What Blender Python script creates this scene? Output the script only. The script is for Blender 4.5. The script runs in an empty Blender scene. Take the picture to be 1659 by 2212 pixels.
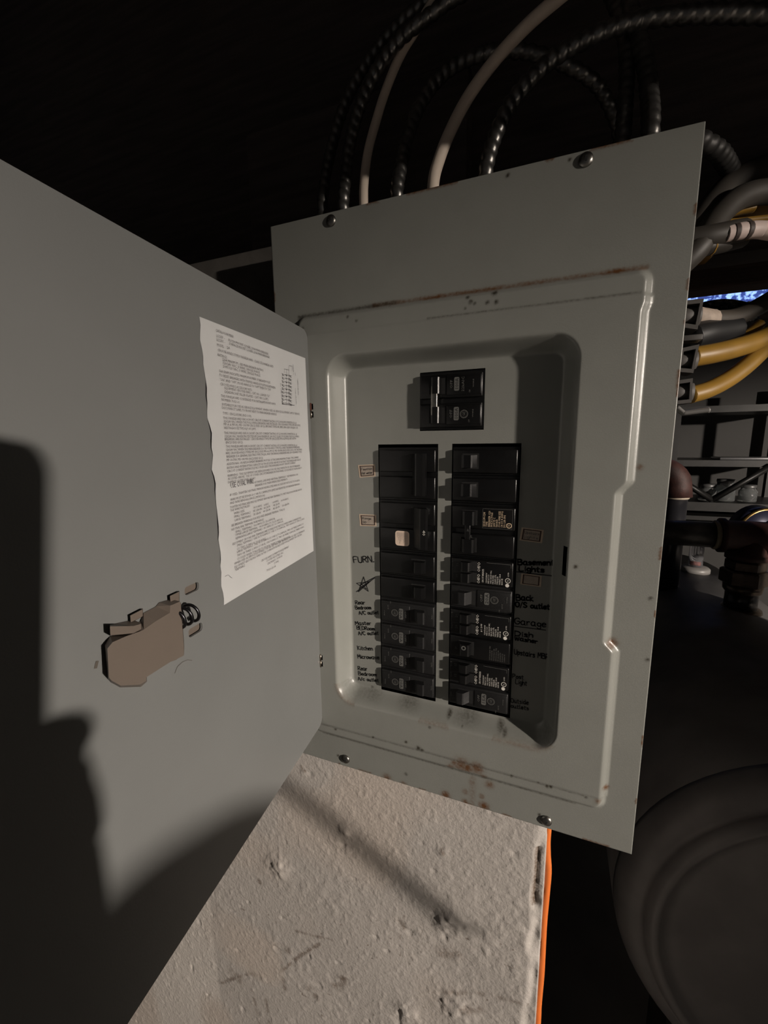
import bpy, bmesh, math, random
import numpy as np
from mathutils import Vector, Matrix
random.seed(7)
SC = bpy.context.scene
COL = SC.collection

# ------------------------------------------------------------------ camera, world, exposure
F_PX = 902.3758
CAM = np.array([0.08524098, -0.37993453, 0.00294866])
ROT = np.array([[0.92792589, 0.37265569, -0.01075788],
                [0.05122983, -0.15595126, -0.98660883],
                [-0.36964807, 0.91452496, -0.1638126]])      # rows: right, down, forward
cam_d = bpy.data.cameras.new('camera')
cam_d.sensor_fit = 'HORIZONTAL'; cam_d.sensor_width = 36.0
cam_d.lens = F_PX / 1659 * 36.0
cam_d.clip_start = 0.008; cam_d.clip_end = 60
cam_o = bpy.data.objects.new('camera', cam_d); COL.objects.link(cam_o)
M = Matrix.Identity(4)
for i in range(3):
    M[i][0] = ROT[0][i]; M[i][1] = -ROT[1][i]; M[i][2] = -ROT[2][i]; M[i][3] = CAM[i]
cam_o.matrix_world = M
SC.camera = cam_o
SC.view_settings.view_transform = 'Standard'
SC.view_settings.look = 'None'
SC.view_settings.gamma = 1.0
SC.view_settings.exposure = 0.0
SC.view_settings.use_curve_mapping = False
SC.cycles.use_denoising = True
SC.cycles.max_bounces = 6
world = bpy.data.worlds.new('world'); SC.world = world
world.use_nodes = True
bgn = world.node_tree.nodes['Background']
bgn.inputs[0].default_value = (1.0, 0.97, 0.96, 1)
bgn.inputs[1].default_value = 0.040
# the bare bulb that lights the place (its socket and glass are built further down)
LAMP = Vector((3.55, -1.50, 0.53)); LAMP_R = 0.056
LAMP_STRENGTH = 7300.0
LAMP_COL = (1.0, 0.89, 0.78, 1)

# ------------------------------------------------------------------ helpers
def ray(x, y):
    return ROT.T @ np.array([(x - 829.5) / F_PX, (y - 1106) / F_PX, 1.0])
def onY(x, y, Y):                      # the point of the plane y = Y seen at that place of the photograph
    d = ray(x, y); return CAM + d * (Y - CAM[1]) / d[1]
def path(pts):
    return [onY(*p) for p in pts]

def noise2(x, z, cell, seed):
    rs = np.random.RandomState(seed)
    tab = rs.rand(256, 256)
    u = x / cell; v = z / cell
    i = np.floor(u).astype(int); j = np.floor(v).astype(int)
    fu = u - i; fv = v - j
    fu = fu * fu * (3 - 2 * fu); fv = fv * fv * (3 - 2 * fv)
    g = lambda a, b: tab[a % 256, b % 256]
    return (g(i, j) * (1 - fu) + g(i + 1, j) * fu) * (1 - fv) + (g(i, j + 1) * (1 - fu) + g(i + 1, j + 1) * fu) * fv

def mat(name, col, rough=0.5, metal=0.0, noise=0.0, nscale=40.0, bump=0.0, bscale=200.0, spec=0.5, col2=None, attr=None, attr_col=None, coat=0.0, stretch=None, trans=0.0, alpha=1.0):
    m = bpy.data.materials.new(name); m.use_nodes = True
    nt = m.node_tree; b = nt.nodes['Principled BSDF']
    b.inputs['Roughness'].default_value = rough
    b.inputs['Metallic'].default_value = metal
    b.inputs['Specular IOR Level'].default_value = spec
    b.inputs['Coat Weight'].default_value = coat
    b.inputs['Transmission Weight'].default_value = trans
    b.inputs['Alpha'].default_value = alpha
    tc = nt.nodes.new('ShaderNodeTexCoord')
    mp = nt.nodes.new('ShaderNodeMapping')
    if stretch: mp.inputs['Scale'].default_value = stretch
    nt.links.new(tc.outputs['Object'], mp.inputs['Vector'])
    nz = nt.nodes.new('ShaderNodeTexNoise'); nz.inputs['Scale'].default_value = nscale; nz.inputs['Detail'].default_value = 6
    nt.links.new(mp.outputs['Vector'], nz.inputs['Vector'])
    mx = nt.nodes.new('ShaderNodeMix'); mx.data_type = 'RGBA'
    c2 = col2 if col2 else tuple(c * (1 - noise) for c in col)
    mx.inputs[6].default_value = (*c2, 1); mx.inputs[7].default_value = (*col, 1)
    rp = nt.nodes.new('ShaderNodeValToRGB'); rp.color_ramp.elements[0].position = 0.35; rp.color_ramp.elements[1].position = 0.65
    nt.links.new(nz.outputs['Fac'], rp.inputs['Fac']); nt.links.new(rp.outputs['Color'], mx.inputs[0])
    out = mx.outputs[2]
    if attr:
        for k, (an, ac) in enumerate(zip(attr, attr_col)):
            at = nt.nodes.new('ShaderNodeAttribute'); at.attribute_name = an
            n2 = nt.nodes.new('ShaderNodeTexNoise'); n2.inputs['Scale'].default_value = 420; n2.inputs['Detail'].default_value = 5
            nt.links.new(tc.outputs['Object'], n2.inputs['Vector'])
            mul = nt.nodes.new('ShaderNodeMath'); mul.operation = 'MULTIPLY_ADD'; mul.inputs[1].default_value = 1.3; mul.inputs[2].default_value = -0.42
            ad = nt.nodes.new('ShaderNodeMath'); ad.operation = 'MULTIPLY'
            a2 = nt.nodes.new('ShaderNodeMath'); a2.operation = 'ADD'; a2.use_clamp = True
            nt.links.new(n2.outputs['Fac'], mul.inputs[0])
            nt.links.new(at.outputs['Fac'], ad.inputs[0]); ad.inputs[1].default_value = 1.0
            sgn = nt.nodes.new('ShaderNodeMath'); sgn.operation = 'MULTIPLY'
            ms = nt.nodes.new('ShaderNodeMath'); ms.operation = 'MINIMUM'; ms.inputs[1].default_value = 1.0
            m3 = nt.nodes.new('ShaderNodeMath'); m3.operation = 'MULTIPLY'; m3.inputs[1].default_value = 6.0
            nt.links.new(at.outputs['Fac'], m3.inputs[0]); nt.links.new(m3.outputs[0], ms.inputs[0])
            nt.links.new(mul.outputs[0], sgn.inputs[0]); nt.links.new(ms.outputs[0], sgn.inputs[1])
            nt.links.new(ad.outputs[0], a2.inputs[0]); nt.links.new(sgn.outputs[0], a2.inputs[1])
            mk = nt.nodes.new('ShaderNodeMix'); mk.data_type = 'RGBA'
            mk.inputs[7].default_value = (*ac, 1)
            nt.links.new(out, mk.inputs[6]); nt.links.new(a2.outputs[0], mk.inputs[0])
            out = mk.outputs[2]
    nt.links.new(out, b.inputs['Base Color'])
    if bump > 0:
        n3 = nt.nodes.new('ShaderNodeTexNoise'); n3.inputs['Scale'].default_value = bscale; n3.inputs['Detail'].default_value = 4
        nt.links.new(mp.outputs['Vector'], n3.inputs['Vector'])
        bp = nt.nodes.new('ShaderNodeBump'); bp.inputs['Strength'].default_value = bump; bp.inputs['Distance'].default_value = 0.002
        nt.links.new(n3.outputs['Fac'], bp.inputs['Height']); nt.links.new(bp.outputs['Normal'], b.inputs['Normal'])
    return m

def emit(name, col, strength, dapple=False):
    m = bpy.data.materials.new(name); m.use_nodes = True
    nt = m.node_tree; nt.nodes.clear()
    o = nt.nodes.new('ShaderNodeOutputMaterial'); e = nt.nodes.new('ShaderNodeEmission')
    e.inputs[0].default_value = (*col, 1); e.inputs[1].default_value = strength
    nt.links.new(e.outputs[0], o.inputs[0])
    if dapple:                                    # daylight broken up by leaves and dirt on the pane
        tc = nt.nodes.new('ShaderNodeTexCoord')
        nz = nt.nodes.new('ShaderNodeTexNoise'); nz.inputs['Scale'].default_value = 48; nz.inputs['Detail'].default_value = 5
        nt.links.new(tc.outputs['Object'], nz.inputs['Vector'])
        rp = nt.nodes.new('ShaderNodeValToRGB'); rp.color_ramp.elements[0].position = 0.45; rp.color_ramp.elements[1].position = 0.58
        rp.color_ramp.elements[0].color = (0.03, 0.05, 0.2, 1); rp.color_ramp.elements[1].color = (*col, 1)
        nt.links.new(nz.outputs['Fac'], rp.inputs['Fac']); nt.links.new(rp.outputs['Color'], e.inputs[0])
    return m

PAINT = mat('panel_paint', (0.215, 0.219, 0.202), rough=0.33, noise=0.05, nscale=30, bump=0.04, bscale=900,
            attr=('rust', 'grime'), attr_col=((0.10, 0.045, 0.018), (0.035, 0.03, 0.022)))
DOORP = mat('door_paint', (0.149, 0.153, 0.151), rough=0.36, noise=0.05, nscale=14, bump=0.05, bscale=900)
BLACK = mat('black_phenolic', (0.0045, 0.0045, 0.0047), spec=0.38, rough=0.32, noise=0.25, nscale=90, bump=0.05, bscale=600)
BLACKD = mat('dull_black_plastic', (0.0085, 0.0085, 0.009), spec=0.4, rough=0.5, noise=0.25, nscale=90, bump=0.08, bscale=500)
VOID = mat('box_interior', (0.004, 0.004, 0.004), rough=0.8)
INKW = mat('white_print', (0.62, 0.6, 0.56), rough=0.6)
INKG = mat('grey_print', (0.10, 0.10, 0.095), rough=0.6)
INKT = mat('tan_print', (0.62, 0.48, 0.33), rough=0.6)
INKB = mat('marker_ink', (0.010, 0.010, 0.012), rough=0.5)
INKP = mat('printed_ink', (0.075, 0.07, 0.075), rough=0.7)
INKL = mat('faded_print', (0.15, 0.14, 0.138), rough=0.7)
PAPER = mat('label_paper', (0.46, 0.465, 0.47), rough=0.75, noise=0.06, nscale=25, bump=0.1, bscale=60)
STICK = mat('sticker_paper', (0.50, 0.40, 0.31), rough=0.75, noise=0.1, nscale=300)
STICKF = mat('sticker_field', (0.34, 0.29, 0.245), rough=0.8, noise=0.15, nscale=300)
BROWN = mat('sticker_border', (0.05, 0.025, 0.02), rough=0.8)
WHITEP = mat('round_sticker', (0.66, 0.52, 0.42), rough=0.7)
STEEL = mat('screw_steel', (0.30, 0.29, 0.27), rough=0.34, metal=1.0, noise=0.35, nscale=300)
HINGE = mat('hinge_steel', (0.33, 0.29, 0.24), rough=0.35, metal=1.0, noise=0.2, nscale=300)
HRUST = mat('rusty_hinge', (0.09, 0.03, 0.018), rough=0.8, noise=0.4, nscale=300)
BEIGE = mat('beige_plastic', (0.118, 0.096, 0.080), rough=0.5, noise=0.04, nscale=60, bump=0.03, bscale=700)
SPRING = mat('spring_wire', (0.05, 0.05, 0.055), rough=0.35, metal=1.0)
CONC = mat('painted_concrete', (0.45, 0.417, 0.388), rough=0.75, noise=0.06, nscale=14, bump=0.35, bscale=300,
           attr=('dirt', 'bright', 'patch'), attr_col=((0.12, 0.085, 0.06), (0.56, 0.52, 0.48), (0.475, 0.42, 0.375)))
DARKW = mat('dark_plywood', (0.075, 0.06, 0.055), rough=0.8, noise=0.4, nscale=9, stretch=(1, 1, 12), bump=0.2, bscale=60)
CEIL = mat('ceiling_boards', (0.17, 0.155, 0.145), rough=0.85, noise=0.4, nscale=6, stretch=(1, 14, 1))
BEAMW = mat('old_joist_wood', (0.055, 0.032, 0.024), rough=0.8, noise=0.6, nscale=10, stretch=(1.5, 30, 30), bump=0.3, bscale=40)
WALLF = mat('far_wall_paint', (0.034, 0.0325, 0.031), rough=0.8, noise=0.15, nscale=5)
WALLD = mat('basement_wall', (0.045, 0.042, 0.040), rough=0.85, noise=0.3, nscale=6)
FLOORM = mat('floor_concrete', (0.15, 0.14, 0.13), rough=0.85, noise=0.25, nscale=5)
ARMORD = mat('shaded_armor', (0.05, 0.048, 0.046), rough=0.5, metal=0.5, noise=0.4, nscale=120)  # darker copy of the armor, shade of the short cable put into its colour
ARMOR = mat('galvanised_armor', (0.27, 0.262, 0.25), rough=0.36, metal=0.9, noise=0.4, nscale=120)
NMW = mat('white_cable_sheath', (0.80, 0.68, 0.57), rough=0.5, noise=0.08, nscale=60)
GREYC = mat('grey_cable_sheath', (0.046, 0.040, 0.034), rough=0.55, noise=0.2, nscale=40)
YELC = mat('yellow_cable_sheath', (0.28, 0.155, 0.022), rough=0.45, noise=0.12, nscale=60)
BLKC = mat('black_cable_sheath', (0.012, 0.012, 0.013), rough=0.45)
CONNP = mat('grey_connector_plastic', (0.082, 0.076, 0.072), rough=0.55, noise=0.1, nscale=200)
BLUEP = mat('blue_plastic', (0.06, 0.13, 0.33), rough=0.4)
ORANGE = mat('orange_cord_jacket', (0.68, 0.165, 0.03), rough=0.5, noise=0.06, nscale=60)
TANK = mat('tank_paint', (0.17, 0.163, 0.16), rough=0.5, noise=0.25, nscale=12, bump=0.08, bscale=90)
REDI = mat('red_oxide_fitting', (0.050, 0.016, 0.012), rough=0.65, noise=0.4, nscale=70, bump=0.3, bscale=200)
IRON = mat('black_iron', (0.05, 0.046, 0.04), rough=0.42, metal=0.3, noise=0.4, nscale=60)
BRASSY = mat('warm_union_metal', (0.14, 0.11, 0.085), rough=0.3, metal=0.8, noise=0.4, nscale=60)
GLASS = mat('jar_glass', (0.75, 0.78, 0.78), rough=0.06, trans=0.92)
CLEAR = mat('clear_gauge_plastic', (0.85, 0.85, 0.9), rough=0.08, trans=0.9)
RACK = mat('rack_steel', (0.016, 0.0155, 0.015), rough=0.45, metal=0.4, noise=0.3, nscale=30)
PLAST = mat('crinkled_plastic', (0.16, 0.16, 0.165), rough=0.22, noise=0.5, nscale=30)
CLOTH = mat('dark_jacket', (0.02, 0.021, 0.025), rough=0.9)
SKIN = mat('skin', (0.45, 0.27, 0.2), rough=0.55)
PHONE = mat('phone_black', (0.01, 0.01, 0.011), rough=0.3)
HAIR = mat('hair', (0.03, 0.02, 0.014), rough=0.7)
BULB = emit('bulb_glow', LAMP_COL[:3], LAMP_STRENGTH)
PORC = mat('porcelain', (0.75, 0.74, 0.7), rough=0.3)
DAY = emit('daylight_pane', (0.30, 0.48, 1.0), 1.7, dapple=True)

class MB:
    """collects geometry for ONE mesh object; material index per face"""
    def __init__(s): s.v = []; s.f = []; s.m = []; s.sm = []
    def add(s, vs, fs, mi=0, smooth=False, T=None):
        o = len(s.v)
        if T is not None: vs = [T(Vector(v)) for v in vs]
        s.v += [tuple(v) for v in vs]
        for f in fs:
            s.f.append(tuple(i + o for i in f)); s.m.append(mi); s.sm.append(smooth)
        return s
    def box(s, a, b, mi=0, T=None):
        (x0, y0, z0), (x1, y1, z1) = a, b
        vs = [(x0,y0,z0),(x1,y0,z0),(x1,y1,z0),(x0,y1,z0),(x0,y0,z1),(x1,y0,z1),(x1,y1,z1),(x0,y1,z1)]
        return s.add(vs, [(0,3,2,1),(4,5,6,7),(0,1,5,4),(1,2,6,5),(2,3,7,6),(3,0,4,7)], mi, False, T)
    def bbox(s, a, b, r, mi=0, T=None, seg=2, smooth=True):          # bevelled box
        bm = bmesh.new(); bmesh.ops.create_cube(bm, size=1)
        for v in bm.verts:
            v.co = Vector([a[i] + (b[i] - a[i]) * (v.co[i] + .5) for i in range(3)])
        bmesh.ops.bevel(bm, geom=bm.edges[:], offset=r, segments=seg, profile=.5, affect='EDGES')
        bm.verts.index_update()
        s.add([v.co.copy() for v in bm.verts], [[v.index for v in f.verts] for f in bm.faces], mi, smooth, T); bm.free(); return s
    def prism(s, poly, fn, h0, h1, mi=0, r=0.0, smooth=False):          # poly 2d; fn(a,b,h)->3d
        n = len(poly)
        vs = [fn(a, b, h0) for a, b in poly]
        if r > 0:
            c = np.mean(poly, 0)
            q = []
            for (a, b) in poly:
                d = np.array([a, b]) - c; L = np.linalg.norm(d); q.append(tuple(c + d * (1 - r / L)))
            hm = h1 - math.copysign(r, h1 - h0)
            vs += [fn(a, b, hm) for a, b in poly] + [fn(a, b, h1) for a, b in q]
            k = 3
        else:
            vs += [fn(a, b, h1) for a, b in poly]; k = 2
        fs = []
        for L in range(k - 1):
            for i in range(n):
                j = (i + 1) % n; fs.append((L*n+i, L*n+j, (L+1)*n+j, (L+1)*n+i))
        fs.append(tuple(range(n))[::-1]); fs.append(tuple((k-1)*n + i for i in range(n)))
        return s.add(vs, fs, mi, smooth)
    def tube(s, pts, r, sides=10, mi=0, closed=False, flat=None):
        pts = [Vector(p) for p in pts]; n = len(pts)
        rr = r if hasattr(r, '__len__') else [r] * n
        tang = [(pts[min(i+1, n-1)] - pts[max(i-1, 0)]).normalized() for i in range(n)]
        up = Vector((0, 0, 1)) if abs(tang[0].z) < .9 else Vector((0, 1, 0))
        nrm = (up - tang[0] * up.dot(tang[0])).normalized()
        vs = []
        for i in range(n):
            nrm = (nrm - tang[i] * nrm.dot(tang[i])).normalized(); bi = tang[i].cross(nrm)
            for k in range(sides):
                a = 2 * math.pi * k / sides
                vs.append(pts[i] + (nrm * math.cos(a) + bi * math.sin(a) * (flat or 1)) * rr[i])
        fs = [(i*sides+k, i*sides+(k+1) % sides, (i+1)*sides+(k+1) % sides, (i+1)*sides+k) for i in range(n-1) for k in range(sides)]
        fs += [tuple(range(sides))[::-1], tuple((n-1)*sides + k for k in range(sides))]
        return s.add(vs, fs, mi, True)
    def lathe(s, prof, o, ax, sides=24, mi=0, smooth=True, caps=True):           # prof: (radius, height along ax)
        ax = Vector(ax).normalized(); o = Vector(o)
        u = ax.orthogonal().normalized(); w = ax.cross(u)
        vs = []
        for r, h in prof:
            for k in range(sides):
                a = 2*math.pi*k/sides; vs.append(o + ax*h + (u*math.cos(a) + w*math.sin(a))*max(r, 1e-5))
        n = len(prof)
        fs = [(i*sides+k, i*sides+(k+1) % sides, (i+1)*sides+(k+1) % sides, (i+1)*sides+k) for i in range(n-1) for k in range(sides)]
        if caps: fs += [tuple(range(sides))[::-1], tuple((n-1)*sides + k for k in range(sides))]
        return s.add(vs, fs, mi, smooth)
    def disc(s, c, ex, ez, r0, r1, n=24, mi=0):                       # flat ring in the plane of ex, ez
        c, ex, ez = Vector(c), Vector(ex), Vector(ez); vs = []
        for k in range(n):
            a = 2*math.pi*k/n; d = ex*math.cos(a) + ez*math.sin(a); vs += [c + d*r0, c + d*r1]
        return s.add(vs, [(2*k, 2*k+1, 2*((k+1) % n)+1, 2*((k+1) % n)) for k in range(n)], mi)
    def strip(s, pts, w, nrm, mi=0):                                  # flat pen stroke in the plane with normal nrm
        nrm = Vector(nrm); pts = [Vector(p) for p in pts]
        for a, b in zip(pts[:-1], pts[1:]):
            d = b - a
            if d.length < 1e-7: continue
            d.normalize(); p = nrm.cross(d).normalized() * w/2; e = d*w*.4
            s.add([a-e-p, b+e-p, b+e+p, a-e+p], [(0, 1, 2, 3)], mi)
        return s
    def text(s, body, o, ex, ez, h, width=None, mi=0, center=False):
        vs, fs, w = glyphs(body)
        o, ex, ez = Vector(o), Vector(ex), Vector(ez)
        sx = h if width is None else width / max(w, 1e-6)
        off = -w/2 if center else 0
        return s.add([o + ex*((x+off)*sx) + ez*(y*h) for x, y in vs], fs, mi)
    def build(s, name, mats, parent=None, loc=None):
        me = bpy.data.meshes.new(name)
        me.from_pydata([tuple(v) for v in s.v], [], s.f)
        for m in (mats if isinstance(mats, (list, tuple)) else [mats]): me.materials.append(m)
        me.polygons.foreach_set('material_index', s.m); me.polygons.foreach_set('use_smooth', s.sm)
        me.update()
        o = bpy.data.objects.new(name, me); COL.objects.link(o)
        if parent is not None:
            o.parent = parent; o.matrix_parent_inverse = parent_world(parent).inverted()
        return o
def parent_world(p):
    m = p.matrix_basis.copy()
    if p.parent is not None: m = parent_world(p.parent) @ p.matrix_parent_inverse @ m
    return m

_G = {}
def glyphs(body):
    if body in _G: return _G[body]
    cu = bpy.data.curves.new('t', 'FONT'); cu.body = body; cu.size = 1.0; cu.resolution_u = 1; cu.fill_mode = 'FRONT'
    ob = bpy.data.objects.new('t', cu)
    me = bpy.data.meshes.new_from_object(ob)
    vs = [(v.co.x, v.co.y) for v in me.vertices]; fs = [tuple(p.vertices) for p in me.polygons]
    w = max([v[0] for v in vs] + [0.01])
    # cap height of the built-in font is about 0.7 of its size: scale so that capitals are 1 high
    vs = [(x/0.7, y/0.7) for x, y in vs]
    bpy.data.objects.remove(ob); bpy.data.meshes.remove(me); bpy.data.curves.remove(cu)
    _G[body] = (vs, fs, w/0.7); return _G[body]

def thing(name, label, cat, loc=(0, 0, 0), group=None):
    o = bpy.data.objects.new(name, None); o.empty_display_size = .02; o.location = loc; COL.objects.link(o)
    tag(o, label, cat, group); return o
def tag(o, label, cat, group=None):
    o['label'] = label; o['category'] = cat
    if group: o['group'] = group
    return o
def struct(o): o['kind'] = 'structure'; return o
def hermite(pts, n=14):                 # smooth path through points
    P = [Vector(p) for p in pts]; out = []
    for i in range(len(P) - 1):
        p0, p1, p2, p3 = P[max(i-1, 0)], P[i], P[i+1], P[min(i+2, len(P)-1)]
        for k in range(n):
            t = k / n
            out.append(.5*((2*p1) + (p2-p0)*t + (2*p0-5*p1+4*p2-p3)*t*t + (3*p1-p0-3*p2+p3)*t**3))
    out.append(P[-1]); return out
def resample(pts, step):
    L = [0]
    for a, b in zip(pts[:-1], pts[1:]): L.append(L[-1] + (b-a).length)
    n = max(2, int(L[-1]/step)); out = []; j = 0
    for k in range(n+1):
        d = L[-1]*k/n
        while j < len(L)-2 and L[j+1] < d: j += 1
        t = (d-L[j])/max(L[j+1]-L[j], 1e-9); out.append(pts[j].lerp(pts[j+1], t))
    return out

# ------------------------------------------------------------------ the setting
FLOOR_Z, CEIL_Z = -1.52, 0.95
b = MB().box((-2.5, -3.2, FLOOR_Z-.1), (4.6, 2.6, FLOOR_Z)); struct(b.build('floor', FLOORM))
ce = struct(MB().box((-2.5, -3.2, CEIL_Z), (4.6, 2.6, CEIL_Z+.1)).build('ceiling', CEIL))
# low joist that cuts the lamp's light off above the panel
struct(MB().bbox((.60, -.85, .315), (.645, .16, CEIL_Z), .003, smooth=False).build('beam', BEAMW))
struct(MB().bbox((2.955, -2.4, .466), (3.0, .16, CEIL_Z), .003, smooth=False).build('beam', BEAMW))  # unseen joist added near the lamp to dim its light gradually upwards
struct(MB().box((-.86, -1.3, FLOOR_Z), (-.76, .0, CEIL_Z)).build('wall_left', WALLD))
struct(MB().box((1.16, -.33, FLOOR_Z), (1.26, .60, CEIL_Z)).build('light_block_wall', WALLD))  # unseen partition added to keep lamp light off the tank and background
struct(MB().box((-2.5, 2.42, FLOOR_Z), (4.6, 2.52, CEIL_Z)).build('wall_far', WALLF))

# white painted foundation wall under and behind the panel, its face a fine displaced grid
def foundation():
    xs = np.concatenate([np.linspace(-2.4, -.85, 40)[:-1], np.arange(-.85, .0995, .00175)])
    zs = np.concatenate([np.linspace(FLOOR_Z, -1.25, 20)[:-1], np.arange(-1.25, -.355, .00175), [-.3535]])
    X, Z = np.meshgrid(xs, zs, indexing='ij')
    Y = np.zeros_like(X)
    lump = noise2(X, Z, .0075, 1) * noise2(X, Z, .07, 2)
    Y -= .0011*np.clip(lump-.30, 0, 1)
    Y -= .0008*np.clip(noise2(X, Z, .0045, 3)-.62, 0, 1)*2
    Y -= .003*(noise2(X, Z, .12, 4)-.5)
    pits = noise2(X, Z, .014, 5)
    Y += .003*np.clip(pits-.90, 0, 1)*10*.5
    # knob of plaster and the chipped right-hand corner
    for px, py, r, h in ((605, 1870, .016, .004), (985, 1990, .012, .004), (985, 2175, .02, .004), (880, 2185, .012, .004), (745, 1795, .006, .004), (960, 1990, .012, .0035), (955, 1840, .005, .002)):
        p = onY(px, py, 0); d2 = ((X-p[0])**2 + (Z-p[2])**2)/r**2; Y -= h*np.exp(-d2)*(.4+.9*noise2(X, Z, .005, 9))
    edge = X - (.081 + .010*noise2(X*0, Z, .03, 6))
    e = np.clip(edge/.006, 0, 1)
    Y += e*(.0012 + .0035*noise2(X, Z, .013, 7)*noise2(X, Z, .035, 8)*2)
    crack = np.exp(-((X-(.0905+.004*(noise2(X*0, Z, .03, 11)-.5)))/.0022)**2)*(noise2(X*0, Z, .05, 12) > .38)*(Z < -.36)*(Z > -.46)
    Y += .003*crack
    # marks on the paint: drip stains, cracks, scuffs, and a brighter strip at the lower left
    dirt = np.zeros_like(X)
    def line(pts, w, a):
        nonlocal dirt
        P = [onY(px, py, 0) for px, py in pts]
        for p, q in zip(P[:-1], P[1:]):
            d = np.array([q[0]-p[0], q[2]-p[2]]); L2 = d@d
            t = np.clip(((X-p[0])*d[0] + (Z-p[2])*d[1])/L2, 0, 1)
            dd = np.hypot(X-p[0]-t*d[0], Z-p[2]-t*d[1])
            dirt = np.maximum(dirt, a*.75*np.exp(-(dd/w)**2)*np.clip(noise2(X, Z, .007, 77)*2-.35, 0, 1))
    line([(395, 2110), (437, 2122), (480, 2122), (515, 2110), (560, 2102)], .0026, .75)
    line([(380, 2085), (400, 2108)], .002, .5); line([(505, 2100), (520, 2120)], .006, .6)
    line([(540, 2105), (575, 2100)], .005, .9); line([(610, 2095), (650, 2062), (690, 2038)], .0022, .6)
    line([(610, 2110), (617, 2140)], .003, .55); line([(735, 2122), (728, 2130)], .006, .9); line([(747, 2105), (735, 2125)], .004, .8)
    line([(588, 2040), (625, 2052)], .004, .55); line([(427, 2008), (448, 2006)], .004, .7)
    line([(355, 2112), (352, 2125)], .004, .6); line([(335, 2140), (343, 2165)], .004, .5); line([(357, 2130), (362, 2212)], .002, .4)
    line([(545, 2140), (560, 2212)], .003, .35); line([(575, 2160), (582, 2212)], .003, .3); line([(670, 2140), (680, 2150)], .006, .5)
    line([(952, 1826), (958, 1842)], .002, .9); line([(862, 1985), (872, 2002)], .004, .55); line([(560, 1900), (562, 1905)], .003, .7); line([(640, 2010), (720, 2030)], .002, .4)
    line([(960, 2143), (1060, 2150), (1120, 2165)], .003, .3); line([(1000, 2180), (1035, 2178)], .005, .35); line([(955, 2060), (985, 2063)], .007, .33)
    dirt = np.maximum(dirt, .75*crack)
    sp = noise2(X, Z, .006, 21); dirt = np.maximum(dirt, np.clip((sp-.955)*12, 0, .8)*(noise2(X, Z, .1, 22) > .45))
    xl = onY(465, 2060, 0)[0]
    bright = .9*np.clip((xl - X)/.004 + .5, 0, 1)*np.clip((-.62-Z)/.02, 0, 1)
    patch = .75*np.clip((noise2(X, Z, .09, 31)-.5)*4, 0, 1)*np.clip((.02-X)/.1, 0, 1)
    nx, nz = X.shape
    vs = np.stack([X, Y, Z], -1).reshape(-1, 3)
    idx = np.arange(nx*nz).reshape(nx, nz)
    quad = np.stack([idx[:-1, :-1], idx[1:, :-1], idx[1:, 1:], idx[:-1, 1:]], -1).reshape(-1, 4)
    nv = len(vs)
    # top and right-hand returns of the wall
    top = idx[:, -1]; rt = idx[-1, :]
    tv = vs[top].copy(); tv[:, 1] = .5; rv = vs[rt].copy(); rv[:, 1] = .5
    vs = np.concatenate([vs, tv, rv])
    q2 = [(top[i], top[i+1], nv+i+1, nv+i) for i in range(nx-1)]
    o2 = nv + nx
    q3 = [(rt[i+1], rt[i], o2+i, o2+i+1) for i in range(nz-1)]
    me = bpy.data.meshes.new('wall_back')
    me.from_pydata(vs.tolist(), [], quad.tolist() + q2 + q3)
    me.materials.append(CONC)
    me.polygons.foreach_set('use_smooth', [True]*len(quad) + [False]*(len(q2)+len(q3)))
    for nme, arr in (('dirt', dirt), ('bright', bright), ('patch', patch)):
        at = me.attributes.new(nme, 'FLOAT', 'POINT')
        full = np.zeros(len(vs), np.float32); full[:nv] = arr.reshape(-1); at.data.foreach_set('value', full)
    me.update()
    o = bpy.data.objects.new('wall_back', me); COL.objects.link(o); return struct(o)
foundation()
# dark boards behind the conduits, above the foundation
struct(MB().bbox((-2.4, .030, -.345), (-.185, .21, .2140), .004).build('wall_corner', mat('shaded_concrete', (.075, .068, .06), rough=.85, noise=.3, nscale=30, bump=.5, bscale=90)))  # white concrete darkened in its colour for the shadow beside the panel
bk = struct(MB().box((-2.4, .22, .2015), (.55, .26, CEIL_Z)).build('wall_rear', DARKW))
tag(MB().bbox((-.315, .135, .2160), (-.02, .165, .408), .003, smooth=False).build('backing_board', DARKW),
    'dark brown board standing on the wall ledge left behind the panel', 'board')

# window far behind, blue daylight
w0 = onY(1488, 600, 2.41); w1 = onY(1700, 655, 2.41)
wf = MB(); x0, x1, z0, z1 = w0[0]-.05, w1[0]+.12, w1[2]-.02, w0[2]+.04
for a, c in (((x0-.05, z0-.05), (x1+.05, z0)), ((x0-.05, z1), (x1+.05, z1+.05)), ((x0-.05, z0), (x0, z1)), ((x1, z0), (x1+.05, z1))):
    wf.box((a[0], 2.38, a[1]), (c[0], 2.42, c[1]))
wfo = struct(wf.build('window_1', BEAMW))
MB().box((x0, 2.405, z0), (x1, 2.415, z1)).build('pane', DAY, wfo)

# ------------------------------------------------------------------ breaker panel
T = -.014                       # front of the cover's rim;  y = 0 is the recessed dead front
PX0, PX1, PZ0, PZ1 = -.1758, .1655, -.3524, .2068
panel = thing('breaker_panel', 'grey-green metal breaker panel with open door on white foundation wall', 'breaker panel', (-.005, 0, PZ0))
CUTS = [(-.0735, -.0137, -.2585, .0012), (-.0006, .0594, -.2585, .0012), (-.0312, .0272, .0132, .0652), (.0968, .0996, -.1070, -.0822)]

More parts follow.
